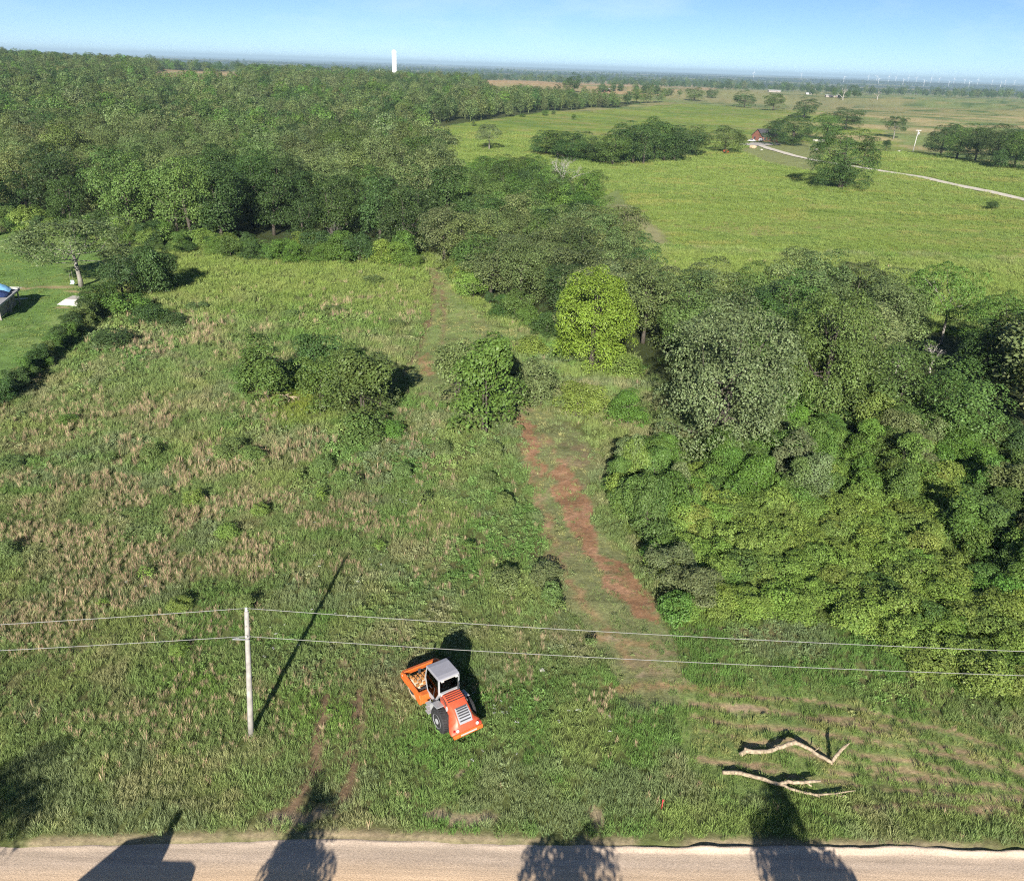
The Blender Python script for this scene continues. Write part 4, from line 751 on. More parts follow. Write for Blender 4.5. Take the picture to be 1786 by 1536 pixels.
# scattered woods of the plain behind
n = 9000; yy = np.exp(rng.uniform(math.log(1900), math.log(7500), n)); xx = rng.uniform(-.72, .72, n) * yy; k = fbm(xx / 900, yy / 420, 93, 4) < .56; k &= rng.uniform(size=n) < .5; xx, yy = xx[k], yy[k]; FXs.append(xx); FYs.append(yy); FSs.append(rng.uniform(1.2, 2.4, len(xx)))
X = np.concatenate(FXs); Y = np.concatenate(FYs); S = np.concatenate(FSs); ne = len(X) - len(RX_)
T = np.concatenate([RT, np.array([tint(('dark', 'mid', 'oak', 'dark')[i % 4], .15) for i in range(ne)])]); Hs = np.concatenate([RH, rng.uniform(.75, 1.1, ne)])
o = scatter('far_wood', FAR, np.stack([X, Y, hgt(X, Y)], -1), rng.uniform(0, 6.28, len(X)), np.stack([S, S, S * Hs], -1), rng.integers(0, 6, len(X)), T)
o['label'] = 'far-off oak woods stretching to the horizon'; o['category'] = 'woods'

# ---------------------------------------------------------------- thicket at lower right
x, y = spread(THICKET, 1.75, .45); uv = pix(np.stack([x, y, np.ones_like(x)], -1)); k = (uv[:, 0] < 1830); x, y, uv = x[k], y[k], uv[k]; big = 0
tallness = smooth(.36, .6, fbm(x / 5, y / 5, 301, 3)) * .6 + smooth(900, 800, uv[:, 1]) * .0
for i in range(len(x)):
    u_, v_ = uv[i]; back = np.clip((960 - v_) / 160, 0, 1); right = np.clip((u_ - 1500) / 250, 0, 1) * np.clip((1120 - v_) / 120, 0, 1); left = np.clip((1260 - u_) / 120, 0, 1) * np.clip((1000 - v_) / 60, 0, 1)
    q = max(back, right, left) * .8 + tallness[i] * .45 - .1; r_ = rng.uniform()
    P = (x[i], y[i], float(hgt(x[i], y[i]))); wh = 'along the red track' if u_ < 1180 else 'at the right edge of the photo' if u_ > 1640 else 'beneath the wires' if v_ > 1075 else 'below the very large oak' if u_ < 1370 and v_ < 930 else 'below the broad dark oak' if v_ < 930 else 'in its middle'
    if q > .66 and r_ < .55:
        if big > 70 or rng.uniform() < .25: continue
        big += 1; tk = ('grey', 'mid', 'mid', 'lime', 'lime')[int(rng.integers(5))]; W_ = rng.uniform(2.8, 4.6); kd = 'bush' if rng.uniform() < .55 else 'sapling'
        tree('thicket_tree', P, W_, rng.uniform(2.8, 5.2), kd, tint(tk), f"{ {'grey': 'grey-green', 'mid': 'mid-green', 'dark': 'dark green', 'lime': 'fresh green'}[tk] } small tree rising above the thicket {wh}", 'tree', 'small trees of the thicket, ' + tk + ' ' + wh)
    elif r_ < .9:
        tk = 'yellow' if rng.uniform() < (.9 if q < .45 else .4) else ('mid', 'lime')[int(rng.integers(2))]; W_ = rng.uniform(2.4, 3.8)
        tree('thicket_shrub', P, W_, rng.uniform(1.0, 1.7) * (1 + max(q, 0) * .7), 'bramble', tint(tk), f"{ {'yellow': 'yellow-green', 'mid': 'mid-green', 'lime': 'fresh green'}[tk] } low shrub in the dense thicket {wh}", 'shrub', 'low shrubs of the thicket, ' + tk + ' ' + wh)
g = 'pale shrubs at the track edge of the thicket'
for u, v, w_, h_, kd, tk, lb in ((1105, 850, 70, 85, 'bush', 'yellow', 'yellow-green shrub at the track edge of the thicket, beside the upper red soil'), (1115, 905, 90, 80, 'bush', 'mid', 'rounded green shrub at the track edge above the grass gap'), (1160, 1015, 95, 60, 'bush', 'grey', 'silvery shrub beside the lower red soil patch'),
        (1205, 1050, 100, 60, 'bush', 'grey', 'silvery shrub at the lower corner of the thicket'), (1175, 1075, 70, 40, 'bramble', 'lime', 'fresh green shrub just right of the lower red soil')):
    ptree('thicket_edge_shrub', u, v, w_, h_, kd, tk, lb, 'shrub', g)

# ---------------------------------------------------------------- trees south of the road: they stand below the frame and throw the shadows on it
def shadow_tree(ut, vt, H_, W_, kind, lb, tk='mid', k=None):
    t_ = at(ut, vt); P = (t_[0] - SHX * H_ * .97, t_[1] - SHY * H_ * .97, 0.0)
    tree('roadside_tree', P, W_, H_, kind, tint(tk), lb, 'tree', 'trees on the near side of the road, below the frame', k)
shadow_tree(578, 1392, 7.6, 4.6, 'sapling', 'near-side tree that shades the road below the wheel ruts', k=0)
shadow_tree(540, 1455, 5.6, 4.6, 'bush', 'near-side bush beside the tree that shades the road', k=1)
shadow_tree(1010, 1450, 7.2, 5.6, 'sapling', 'near-side tree that shades the middle of the road', k=1)
shadow_tree(1345, 1405, 8.4, 4.6, 'sapling', 'near-side tree that shades the road below the fallen branches', k=2)
shadow_tree(1430, 1470, 6.2, 4.4, 'sapling', 'near-side tree right of the one shading the fallen branches', k=2)
shadow_tree(60, 1330, 10.0, 6.2, 'oak', 'large near-side tree that shades the left corner of the field', k=1)

# ---------------------------------------------------------------- utility pole and its two wires
M['polewood'] = mat('weathered_pole_wood', (.36, .345, .32), .9, var=.25, scale=3, bump=.5, spec=.1)
M['steel'] = mat('galvanised_steel', (.55, .56, .57), .45, .7, var=.15); M['porcelain'] = mat('porcelain', (.55, .53, .5), .25); M['wire'] = mat('aluminium_wire', (.30, .30, .29), .6, .2, var=.05)
b0 = at(438, 1281); top = cP + ray(430, 1066) * ((8.15 - CAM_H) / ray(430, 1066)[2]); ax_ = top - b0
pole = empty('utility_pole', tuple(b0))
mb = MB(); mb.tube([-ax_ * .06, ax_ * .25, ax_ * .5, ax_ * .75, ax_], [.165, .158, .145, .13, .115], 14); mb.build('shaft', M['polewood'], pole, smooth=True)
mb = MB(); mb.lathe([(.05, 0), (.085, .03), (.085, .09), (.05, .11), (.07, .14), (.07, .2), (.035, .23)], 12, Matrix.Translation(ax_ + np.array([0, 0, .02]))); mb.build('insulator', M['porcelain'], pole, smooth=True)
q = ax_ * .825; mb = MB(); mb.bar(q + np.array([-.75, -.17, -.2]), q + np.array([.1, -.17, -.2]), .05, .06); mb.build('bracket', M['steel'], pole)
mb = MB(); mb.lathe([(.04, 0), (.07, .03), (.07, .1), (.03, .12)], 10, Matrix.Translation(q + np.array([.0, -.19, -.05]))); mb.build('insulator', M['porcelain'], pole, smooth=True)
mb = MB(); mb.bar(q + np.array([-.72, -.17, -.18]), q + np.array([-.02, -.2, .02]), .025); mb.build('brace', M['steel'], pole)
for f_ in (.9, .72, .4):
    mb = MB(); mb.bar(ax_ * f_ + np.array([0, -.18, 0]), ax_ * f_ + np.array([0, .18, 0]), .03); mb.build('bolt', M['steel'], pole)
tag(pole, 'weathered grey wooden utility pole standing in the field left of the roller', 'utility pole')
def wire(p, vis, z_at, t_vis, sag, label):
    r = ray(*vis); V_ = cP + r * ((z_at - CAM_H) / r[2]); B = p + (V_ - p) / t_vis; B[2] = p[2]
    pts = []
    for t in np.linspace(0, .97, 40): w_ = p + (B - p) * t; w_[2] = p[2] - 4 * sag * t * (1 - t); pts.append(w_)
    mb = MB(); mb.tube(pts, .0145, 6); o = mb.build('power_line', M['wire'], smooth=True); tag(o, label, 'wire', 'wires on the utility pole')
pt = b0 + ax_ + np.array([0, 0, .2]); pl = b0 + q + np.array([0, -.22, .05])
wire(pt, (1786, 1140), 7.75, .67, .5, 'upper wire running right from the utility pole'); wire(pl, (1786, 1180), 6.25, .67, .5, 'lower wire running right from the utility pole')
wire(pt, (0, 1092), 7.9, .22, .5, 'upper wire running left from the utility pole'); wire(pl, (0, 1135), 6.4, .22, .5, 'lower wire running left from the utility pole')

# ---------------------------------------------------------------- orange roller with padfoot drum
M['orange'] = mat('orange_paint', (.64, .15, .03), .45, var=.16, scale=5, spec=.5); M['red'] = mat('red_orange_paint', (.60, .10, .045), .42, var=.14, scale=5, spec=.5)
M['greypaint'] = mat('grey_paint', (.36, .37, .39), .45, var=.08); M['roofgrey'] = mat('roof_grey_paint', (.30, .30, .34), .5, var=.05); M['lightgrey'] = mat('light_grey_paint', (.44, .45, .47), .42, var=.05); M['black'] = mat('black_rubber', (.03, .03, .032), .85, var=.3, scale=8)
M['dark'] = mat('dark_steel', (.05, .05, .055), .6); M['rim'] = mat('rim_paint', (.42, .43, .45), .5); M['drumsteel'] = mat('earthy_drum_steel', (.56, .45, .33), .75, .1, var=.3, scale=4); M['rust'] = mat('rusty_pad', (.36, .165, .05), .8, .1, var=.3, scale=6)
M['silver'] = mat('silver_grille', (.66, .66, .68), .3, .5, var=.05); M['lampw'] = mat('clear_lamp', (.75, .72, .7), .15, .2); M['lampr'] = mat('red_lamp', (.5, .03, .03), .2); M['white'] = mat('white_decal', (.5, .49, .48), .5, var=.03)
m, nt, out = nmat('tinted_glass'); gl = nt.nodes.new('ShaderNodeBsdfGlossy'); gl.inputs['Roughness'].default_value = .03; tr = nt.nodes.new('ShaderNodeBsdfTransparent'); tr.inputs[0].default_value = (.2, .25, .23, 1)
fr = nt.nodes.new('ShaderNodeFresnel'); fr.inputs[0].default_value = 1.12; mx = nt.nodes.new('ShaderNodeMixShader'); nt.links.new(fr.outputs[0], mx.inputs[0]); nt.links.new(tr.outputs[0], mx.inputs[1]); nt.links.new(gl.outputs[0], mx.inputs[2]); nt.links.new(mx.outputs[0], out.inputs[0]); M['glass'] = m
rp_ = (-3.5, 37.2); rl = empty('road_roller', (rp_[0], rp_[1], float(hgt(*rp_)) + .02), R(34.5))
XROT = Matrix.Rotation(R(90), 4, 'Y')
def part(mb, name, mk, par=rl, bevel=0, smooth=False): return mb.build(name, M[mk], par, bevel, smooth)
dc = Vector((0, 1.72, .76))
drum = part(MB().lathe([(.0, -1.05), (.58, -1.05), (.62, -1.03), (.64, -1.0), (.64, 1.0), (.62, 1.03), (.58, 1.05), (0, 1.05)], 48, Matrix.Translation(dc) @ XROT), 'drum', 'drumsteel', smooth=False)
pads = MB()
for row in range(9):
    xx = -.92 + row * .23
    for k in range(14):
        a = 2 * math.pi * (k + .5 * (row % 2)) / 14; nrm = Vector((0, math.cos(a), math.sin(a))); tg = Vector((0, -math.sin(a), math.cos(a))); X_ = Vector((1, 0, 0))
        c0 = dc + nrm * .63 + X_ * xx; c1 = dc + nrm * .745 + X_ * xx
        pads.add([c0 - X_ * .085 - tg * .095, c0 + X_ * .085 - tg * .095, c0 + X_ * .085 + tg * .095, c0 - X_ * .085 + tg * .095, c1 - X_ * .066 - tg * .07, c1 + X_ * .066 - tg * .07, c1 + X_ * .066 + tg * .07, c1 - X_ * .066 + tg * .07],
                 [(4, 5, 6, 7), (0, 1, 5, 4), (1, 2, 6, 5), (2, 3, 7, 6), (3, 0, 4, 7)])
pd = part(pads, 'pad_feet', 'rust', drum); pd['kind'] = 'stuff'
for s in (-1, 1):
    part(MB().lathe([(0, -.04), (.3, -.04), (.34, 0), (.3, .04), (0, .04)], 24, Matrix.Translation(dc + Vector((s * 1.07, 0, 0))) @ XROT), 'drum_hub', 'dark', drum)
    prof = [(2.86, .88), (2.86, 1.18), (2.74, 1.36), (2.45, 1.42), (1.0, 1.30), (.58, 1.22), (.42, 1.05), (.42, .62), (.62, .56), (.95, .70), (1.25, .88), (2.3, .84)]
    part(MB().prism(prof, s * 1.10, s * 1.22), 'frame_side', 'orange', bevel=.02)
    part(MB().box((s * 1.225, 2.62, 1.2), (.02, .07, .07)), 'side_marker', 'lampw')
part(MB().prism([(2.72, 1.02), (2.9, 1.02), (2.9, 1.26), (2.84, 1.36), (2.62, 1.40), (2.6, 1.34)], -1.10, 1.10), 'front_beam', 'orange', bevel=.02)
part(MB().prism([(.40, .66), (.78, .66), (.86, 1.0), (.80, 1.24), (.44, 1.24)], -1.10, 1.10), 'rear_beam', 'orange', bevel=.02)
part(MB().box((0, .9, 1.32), (2.0, .1, .05)), 'scraper_bar', 'dark'); part(MB().box((.45, .72, 1.4), (.3, .2, .16)), 'hose_bundle', 'dark', bevel=.03)
for hx in (-.15, .05, .2): part(MB().tube([(hx, .35, .95), (hx, .6, 1.3), (hx + .15, .8, 1.42), (hx + .45, .9, 1.4)], .03, 6), 'hose', 'dark')
part(MB().box((0, .3, .8), (.5, .5, .42)), 'articulation_joint', 'dark', bevel=.03)
part(MB().box((0, -1.2, .82), (1.06, 2.7, .4)), 'rear_frame', 'dark', bevel=.03)
# cab
cab = part(MB().prism([(.42, 1.02), (.62, 1.3), (.62, 1.36), (-.72, 1.36), (-.72, 1.02)], -.64, .64), 'cab_floor', 'greypaint', bevel=.02)
roof = part(MB().prism([(.74, 2.93), (.70, 3.03), (.4, 3.07), (-.5, 3.07), (-.76, 3.02), (-.80, 2.9), (-.74, 2.87), (.68, 2.87)], -.66, .66), 'cab_roof', 'roofgrey', bevel=.035)
part(MB().box((0, -.795, 2.93), (1.1, .03, .07)), 'roof_trim', 'white', roof)
for lx in (-.45, .45): part(MB().box((lx, -.83, 2.9), (.16, .06, .09)), 'work_lamp', 'lampw', roof); part(MB().box((lx, .76, 2.9), (.16, .06, .09)), 'work_lamp', 'lampw', roof)
for s in (-1, 1):
    part(MB().bar((s * .62, .66, 2.9), (s * .64, .82, 2.1), .06).bar((s * .64, .82, 2.1), (s * .62, .58, 1.3), .06), 'front_post', 'greypaint')
    part(MB().bar((s * .62, -.70, 2.9), (s * .63, -.74, 1.95), .09).bar((s * .63, -.74, 1.95), (s * .62, -.30, 1.2), .10), 'rear_post', 'greypaint')
    part(MB().bar((s * .62, .58, 1.36), (s * .62, -.34, 1.30), .05), 'door_sill', 'greypaint')
    part(MB().prism([(.64, 2.88), (.80, 2.1), (.57, 1.36), (-.30, 1.30), (-.71, 1.95), (-.68, 2.88)], s * .615, s * .622), 'side_window', 'glass')
    part(MB().bar((s * .66, .05, 1.9), (s * .66, .3, 1.9), .03), 'door_handle', 'dark')
    part(MB().bar((s * .70, .78, 2.75), (s * .92, .95, 2.75), .025).box((s * .95, .97, 2.6), (.16, .05, .3)), 'mirror', 'dark', bevel=.01)
part(MB().add([(-.6, .66, 2.88), (.6, .66, 2.88), (.62, .82, 2.1), (-.62, .82, 2.1), (.6, .58, 1.36), (-.6, .58, 1.36)], [(0, 1, 2, 3), (3, 2, 4, 5)]), 'windscreen', 'glass')
part(MB().add([(-.58, -.74, 2.86), (.58, -.74, 2.86), (.58, -.75, 2.05), (-.58, -.75, 2.05)], [(0, 1, 2, 3)]), 'rear_window', 'glass')
part(MB().bar((-.56, -.74, 2.02), (.56, -.74, 2.02), .07), 'rear_window_sill', 'greypaint')
seat = part(MB().box((.05, -.15, 1.72), (.5, .5, .14)).box((.05, -.38, 2.05), (.48, .14, .62)).box((.05, -.15, 1.5), (.3, .3, .3)), 'seat', 'black', bevel=.04)
st = part(MB().bar((0, .45, 1.36), (0, .25, 2.0), .05), 'steering_column', 'dark'); part(MB().box((0, .25, 2.02), (.36, .3, .04), (.4, 0, 0)), 'steering_wheel', 'black', st, bevel=.02)
# hood: lofted body, wide at the tail
secs = [(-.80, .58, .60, 2.10, .80), (-.95, .60, .62, 2.10, .80), (-1.4, .60, .62, 2.04, .80), (-1.8, .58, .64, 1.90, .80), (-2.15, .56, .82, 1.70, .74), (-2.45, .54, .96, 1.42, .72), (-2.70, .52, .98, 1.08, .72), (-2.82, .50, .90, .86, .74)]
mb = MB(); ns = 0
for (y_, wt, wb, zt, zb) in secs:
    ring = [(-wb, zb), (-wb * 1.0, zb + (zt - zb) * .28), (-(wt * .6 + wb * .4), zb + (zt - zb) * .62), (-wt, zb + (zt - zb) * .86), (-wt * .86, zt - .02), (-wt * .5, zt + .012), (0, zt + .02)]
    ring = ring + [(-x, z) for x, z in ring[-2::-1]]; ns = len(ring); mb.v += [(x, y_, z) for x, z in ring]
for i in range(len(secs) - 1):
    for j in range(ns): mb.f.append((i * ns + j, i * ns + (j + 1) % ns, (i + 1) * ns + (j + 1) % ns, (i + 1) * ns + j))
mb.f.append(tuple(range(ns))); mb.f.append(tuple((len(secs) - 1) * ns + j for j in range(ns))[::-1])
hood = part(mb, 'hood', 'red', smooth=False, bevel=.015); 
for p in hood.data.polygons: p.use_smooth = abs(p.normal.z) > -2
mb = MB(); y_, wt, wb, zt, zb = secs[0]
part(MB().prism([(-.76, 1.95), (-.76, 2.13), (-.94, 2.135), (-.94, 1.95)], -.6, .6), 'hood_collar', 'lightgrey', hood, bevel=.03)
def hood_z(y_): return float(np.interp(-y_, [-s_[0] for s_ in secs], [s_[3] for s_ in secs])) + .02
for k in range(5):
    yy_ = -1.02 - k * .135; z_ = hood_z(yy_)
    part(MB().box((0, yy_, z_ - .004), (1.02, .05, .035), (math.atan2(hood_z(yy_ - .05) - hood_z(yy_ + .05), -.1) * 1 - math.pi if False else 0, 0, 0)), 'louvre_slot', 'dark', hood)
    part(MB().box((0, yy_ - .06, z_ - .004), (.98, .055, .05)), 'louvre_blade', 'red', hood, bevel=.01)
    for s in (-1, 1): part(MB().box((s * .60, yy_, z_ - .22), (.04, .05, .26), (0, 0, 0)), 'side_slot', 'dark', hood)
sl = math.atan2(1.70 - 1.08, -2.15 + 2.70)                      # slope of the tail
def tail(y_): return hood_z(y_)
gy0, gy1 = -2.02, -2.66
fr_ = MB(); fr_.add([(-.38, gy0, tail(gy0) + .05), (.38, gy0, tail(gy0) + .05), (.42, -2.45, tail(-2.45) + .06), (.40, gy1, tail(gy1) + .06), (-.40, gy1, tail(gy1) + .06), (-.42, -2.45, tail(-2.45) + .06)], [(0, 1, 2, 5), (5, 2, 3, 4)])
gr_ = part(fr_, 'grille', 'silver', hood)
for k in range(6):
    yy_ = -2.08 - k * .098; z_ = tail(yy_) + .07; part(MB().box((0, yy_, z_), (.66, .066, .03), (sl, 0, 0)), 'grille_slot', 'dark', gr_)
for s in (-1, 1):
    part(MB().lathe([(0, 0), (.09, 0), (.09, .03), (.0, .045)], 14, Matrix.Translation((s * .62, -2.77, .98)) @ Matrix.Rotation(R(65), 4, 'X')), 'rear_lamp', 'lampw', hood)
    part(MB().box((s * .80, -2.72, .98), (.09, .08, .09)), 'tail_lamp', 'lampr', hood)
    part(MB().lathe([(0, 0), (.11, 0), (.11, .012), (0, .014)], 18, Matrix.Translation((s * .635, -1.62, 1.66)) @ Matrix.Rotation(R(s * 82), 4, 'Y') @ Matrix.Scale(1.4, 4, (1, 0, 0))), 'badge', 'white', hood)
part(MB().prism([(-2.94, .62), (-2.78, .62), (-2.78, .80), (-2.86, .84), (-2.94, .80)], -.92, .92), 'rear_bumper', 'orange', bevel=.02)
part(MB().box((0, -2.95, .76), (1.0, .02, .09)), 'number_plate', 'white')
part(MB().tube([(.42, -1.05, 2.1), (.42, -1.05, 2.55), (.42, -1.12, 2.62)], .05, 10), 'exhaust_pipe', 'dark')
for s in (-1, 1):
    wc = Vector((s * .80, -1.30, .75)); T_ = Matrix.Translation(wc) @ XROT
    tyre = part(MB().lathe([(.40, -.29), (.64, -.30), (.71, -.27), (.735, -.2), (.74, 0), (.735, .2), (.71, .27), (.64, .30), (.40, .29)], 40, T_), 'wheel', 'black', smooth=True)
    tr_ = MB()
    for k in range(30):
        a = 2 * math.pi * k / 30; 
        for t_ in (-1, 1):
            mxx = Matrix.Translation(wc) @ Matrix.Rotation(a + (0.1 if t_ > 0 else 0), 4, 'X') @ Matrix.Translation((t_ * .13, 0, .742)); tr_.add(*(lambda b_: (b_.v, b_.f))(MB().box((0, 0, 0), (.22, .055, .04), (0, 0, t_ * .5))), mxx)
    part(tr_, 'tread', 'black', tyre)
    part(MB().lathe([(.0, -.31 if s < 0 else .25), (.16, -.31 if s < 0 else .25), (.18, -.2 if s < 0 else .2), (.36, -.24 if s < 0 else .24), (.42, -.305 if s < 0 else .305), (.42, 0)], 28, T_), 'rim', 'rim', tyre)
    for k in range(8):
        a = 2 * math.pi * k / 8; part(MB().box(wc + Vector((s * .30, math.cos(a) * .24, math.sin(a) * .24)), (.03, .035, .035)), 'wheel_nut', 'dark', tyre)
    part(MB().prism([(-.42, .95), (-.42, 1.34), (-.62, 1.52), (-1.25, 1.60), (-1.25, 1.55), (-.66, 1.46), (-.5, 1.3), (-.5, .95)], s * .60, s * 1.05), 'fender', 'greypaint', bevel=.01)
    for k in range(3): part(MB().box((s * .92, -.12, .48 + k * .28), (.34, .36, .04)), 'step', 'greypaint')
    part(MB().box((s * .76, -.30, .78), (.03, .04, .72)).box((s * .76, .06, .78), (.03, .04, .72)), 'step_bracket', 'greypaint')
    part(MB().tube([(s * .72, -.42, 1.4), (s * .82, -.44, 1.8), (s * .72, -.42, 2.3)], .018, 6), 'grab_rail', 'dark')
tag(rl, 'orange road roller with padfoot drum and grey cab parked in the field grass', 'road roller')

# ---------------------------------------------------------------- fallen branches
def zlift(pts, lifts): return [np.array([*at(u, v)[:2], float(hgt(*at(u, v)[:2])) + z]) for (u, v), z in zip(pts, lifts)]
def on(u, v, z): r = ray(u, v); p = at(u, v); g_ = p[2] + z; return cP + r * ((g_ - CAM_H) / r[2])
br = empty('fallen_branch', tuple(at(1385, 1312)))
def add_branch(parent, name, pts, rad, zs):
    o_ = np.array(parent.location); P_ = [on(u, v, z) - o_ for (u, v), z in zip(pts, zs)]; Pn = []; rn = []
    for i in range(len(P_) - 1):
        for t in (0, .33, .66): Pn.append(P_[i] * (1 - t) + P_[i + 1] * t + rng.normal(0, .018, 3)); rn.append((rad[i] * (1 - t) + rad[i + 1] * t) * rng.uniform(.92, 1.08))
    Pn.append(P_[-1]); rn.append(rad[-1]); return MB().tube(Pn, rn, 9).build(name, M['paleswood'], parent, smooth=True)
add_branch(br, 'limb', [(1292, 1316), (1301, 1309), (1340, 1310), (1365, 1301), (1384, 1294), (1408, 1303), (1430, 1318), (1450, 1329)], [.13, .14, .12, .12, .13, .105, .09, .105], [.1, .3, .25, .4, .65, .5, .3, .2])
add_branch(br, 'broken_fork', [(1450, 1329), (1462, 1314), (1474, 1302), (1482, 1295)], [.11, .105, .08, .02], [.2, .7, 1.2, 1.5])
add_branch(br, 'stub', [(1300, 1310), (1300, 1303)], [.1, .05], [.3, .5]); add_branch(br, 'stub', [(1450, 1329), (1453, 1333)], [.09, .05], [.2, .1])
for u_, v_ in ((1345, 1308), (1375, 1298), (1420, 1310)): add_branch(br, 'twig', [(u_, v_), (u_ + 9, v_ - 7), (u_ + 15, v_ - 5)], [.035, .025, .012], [.3, .6, .8])
tag(br, 'upper crooked bleached branch lying on the mown strip, its forked end raised', 'branch', 'fallen branches on the mown strip')
br = empty('fallen_branch', tuple(at(1370, 1362)))
add_branch(br, 'limb', [(1260, 1345), (1285, 1347), (1310, 1352), (1335, 1360), (1360, 1367)], [.115, .12, .105, .1, .09], [.12, .2, .2, .2, .2])
add_branch(br, 'fork', [(1360, 1367), (1375, 1363), (1400, 1364), (1418, 1363), (1431, 1361)], [.1, .1, .09, .08, .05], [.2, .3, .3, .35, .4])
add_branch(br, 'fork', [(1360, 1367), (1385, 1377), (1420, 1385), (1455, 1383), (1492, 1378)], [.08, .07, .06, .05, .02], [.2, .2, .15, .2, .25])
add_branch(br, 'stub', [(1408, 1364), (1416, 1370)], [.06, .04], [.3, .2]); add_branch(br, 'stub', [(1420, 1385), (1430, 1389)], [.06, .035], [.15, .12])
for u_, v_ in ((1300, 1350), (1395, 1378), (1455, 1383)): add_branch(br, 'twig', [(u_, v_), (u_ + 10, v_ + 5), (u_ + 20, v_ + 3)], [.03, .022, .01], [.2, .2, .25])
tag(br, 'lower long forked bleached branch lying nearest the road', 'branch', 'fallen branches on the mown strip')
# pale dead sticks in the bush clump
pc = at(502, 700); hp = empty('stick_pile', tuple(pc))
for i in range(9):
    a = rng.uniform(0, 3.1); l = rng.uniform(.8, 1.9); d_ = np.array([math.cos(a), math.sin(a), rng.uniform(0, .25)]) * l / 2; c_ = rng.normal(0, .35, 3) * np.array([1, .5, 0]) + np.array([0, 0, .3 + .06 * i]); MB().tube([c_ - d_, c_ + rng.normal(0, .05, 3), c_ + d_], [.05, .06, .025], 6).build('stick', M['paleswood'], hp)
tag(hp, 'pile of pale dead sticks at the foot of the bush clump', 'sticks')
M['redpaint'] = mat('red_marker', (.55, .05, .06), .6)
sp = empty('marker_stake', tuple(at(1154, 1410))); MB().box((0, 0, .3), (.04, .03, .7)).build('stake', M['redpaint'], sp); MB().box((.03, 0, .58), (.07, .012, .1)).build('flag', M['redpaint'], sp)
tag(sp, 'small red marker stake in the grass near the road', 'stake')

# ---------------------------------------------------------------- lawn corner at left
M['whitecon'] = mat('white_painted_concrete', (.55, .54, .52), .8, var=.06, scale=2); M['greycon'] = mat('grey_roof_board', (.33, .33, .34), .9, var=.2, scale=2); M['tarp'] = mat('blue_tarp', (.22, .48, .75), .4, var=.15, scale=2); M['navy'] = mat('navy_sheet', (.03, .05, .14), .5, var=.4, scale=3)
M['planks'] = mat('grey_planks', (.30, .27, .25), .9, var=.3, scale=4)
pc = at(120, 533); ss_ = empty('storm_shelter', tuple(pc), R(-4))
MB().prism([(-.0, -.2), (0, .85), (2.3, .85), (2.3, -.2)], -.55, 1.35).build('bunker', M['whitecon'], ss_, .03)
MB().add([(-1.9, .0, .0), (-.55, 0, .85), (-.55, 0, -.1), (-1.9, 2.3, .0), (-.55, 2.3, .85), (-.55, 2.3, -.1)], [(0, 2, 1), (3, 4, 5), (0, 1, 4, 3), (0, 3, 5, 2)]).build('sloped_entry', M['whitecon'], ss_)
MB().prism([(.15, .853), (2.15, .853), (2.15, .93), (.15, .93)], -.50, 1.28).build('roof_slab', M['concrete'], ss_, .02)
vt = MB().lathe([(.09, .9), (.09, 1.35), (.2, 1.36), (.2, 1.48), (.05, 1.55)], 12, Matrix.Translation((1.0, 1.6, 0))).build('vent_pipe', M['steel'], ss_); MB().add([(-1.7, .5, .16), (-.65, .5, .83), (-.65, 1.8, .83), (-1.7, 1.8, .16)], [(0, 1, 2, 3)]).build('hatch_door', M['lightgrey'], ss_)
tag(ss_, 'white concrete storm shelter with sloped entry on the lawn', 'storm shelter')
# raised platform corner with tarpaulin, cut by the left edge
cz = 2.4; k1 = cP + ray(29, 503) * ((cz - CAM_H) / ray(29, 503)[2]); k2 = cP + ray(-4, 530) * ((cz - CAM_H) / ray(-4, 530)[2])
e1 = unit(k2 - k1); e1[2] = 0; e1 = unit(e1); e2 = np.array([-abs(e1[1]), e1[0] * 0 + .35, 0]); e2 = unit(np.array([e1[1], -e1[0], 0])); e2 = e2 if e2[0] < 0 else -e2
pf = empty('storage_platform', (k1[0], k1[1], float(hgt(k1[0], k1[1]))))
def pq(a_, b_, z_): return e1 * a_ + e2 * b_ + np.array([0, 0, z_])
top_ = [pq(-.3, -.3, cz), pq(9, -.3, cz), pq(9, 7, cz), pq(-.3, 7, cz)]; MB().add([tuple(p) for p in top_] + [tuple(p - np.array([0, 0, .25])) for p in top_], [(0, 1, 2, 3), (7, 6, 5, 4), (0, 4, 5, 1), (1, 5, 6, 2), (2, 6, 7, 3), (3, 7, 4, 0)]).build('deck', M['greycon'], pf)
for a_, b_ in ((0, 0), (4.2, 0), (8.6, 0), (0, 6.6), (8.6, 6.6)): MB().bar(pq(a_, b_, -.1), pq(a_, b_, cz - .2), .16).build('post', M['planks'], pf)
MB().add([tuple(pq(.3, .4, cz - .2)), tuple(pq(8.6, .4, cz - .2)), tuple(pq(8.6, .4, .2)), tuple(pq(.3, .4, .2)), tuple(pq(.3, .5, cz - .2)), tuple(pq(8.6, .5, cz - .2)), tuple(pq(8.6, .5, .2)), tuple(pq(.3, .5, .2))], [(0, 1, 2, 3), (7, 6, 5, 4), (0, 4, 5, 1), (2, 6, 7, 3), (0, 3, 7, 4), (1, 5, 6, 2)]).build('skirt_wall', M['planks'], pf)
tag(pf, 'raised grey storage platform cut by the left edge of the photo', 'platform')
th = empty('tarp_heap', tuple(k1 + pq(1.6, 1.7, 0))); r = np.random.default_rng(8); G = 14; vs = []
for i in range(G):
    for j in range(G):
        a_, b_ = (i / (G - 1) - .5) * 3.4, (j / (G - 1) - .5) * 2.8; vs.append(tuple(pq(a_, b_, 0) + np.array([0, 0, .06 + .95 * max(0, 1 - (a_ / 1.8) ** 2 - (b_ / 1.5) ** 2) + r.normal(0, .05)])))
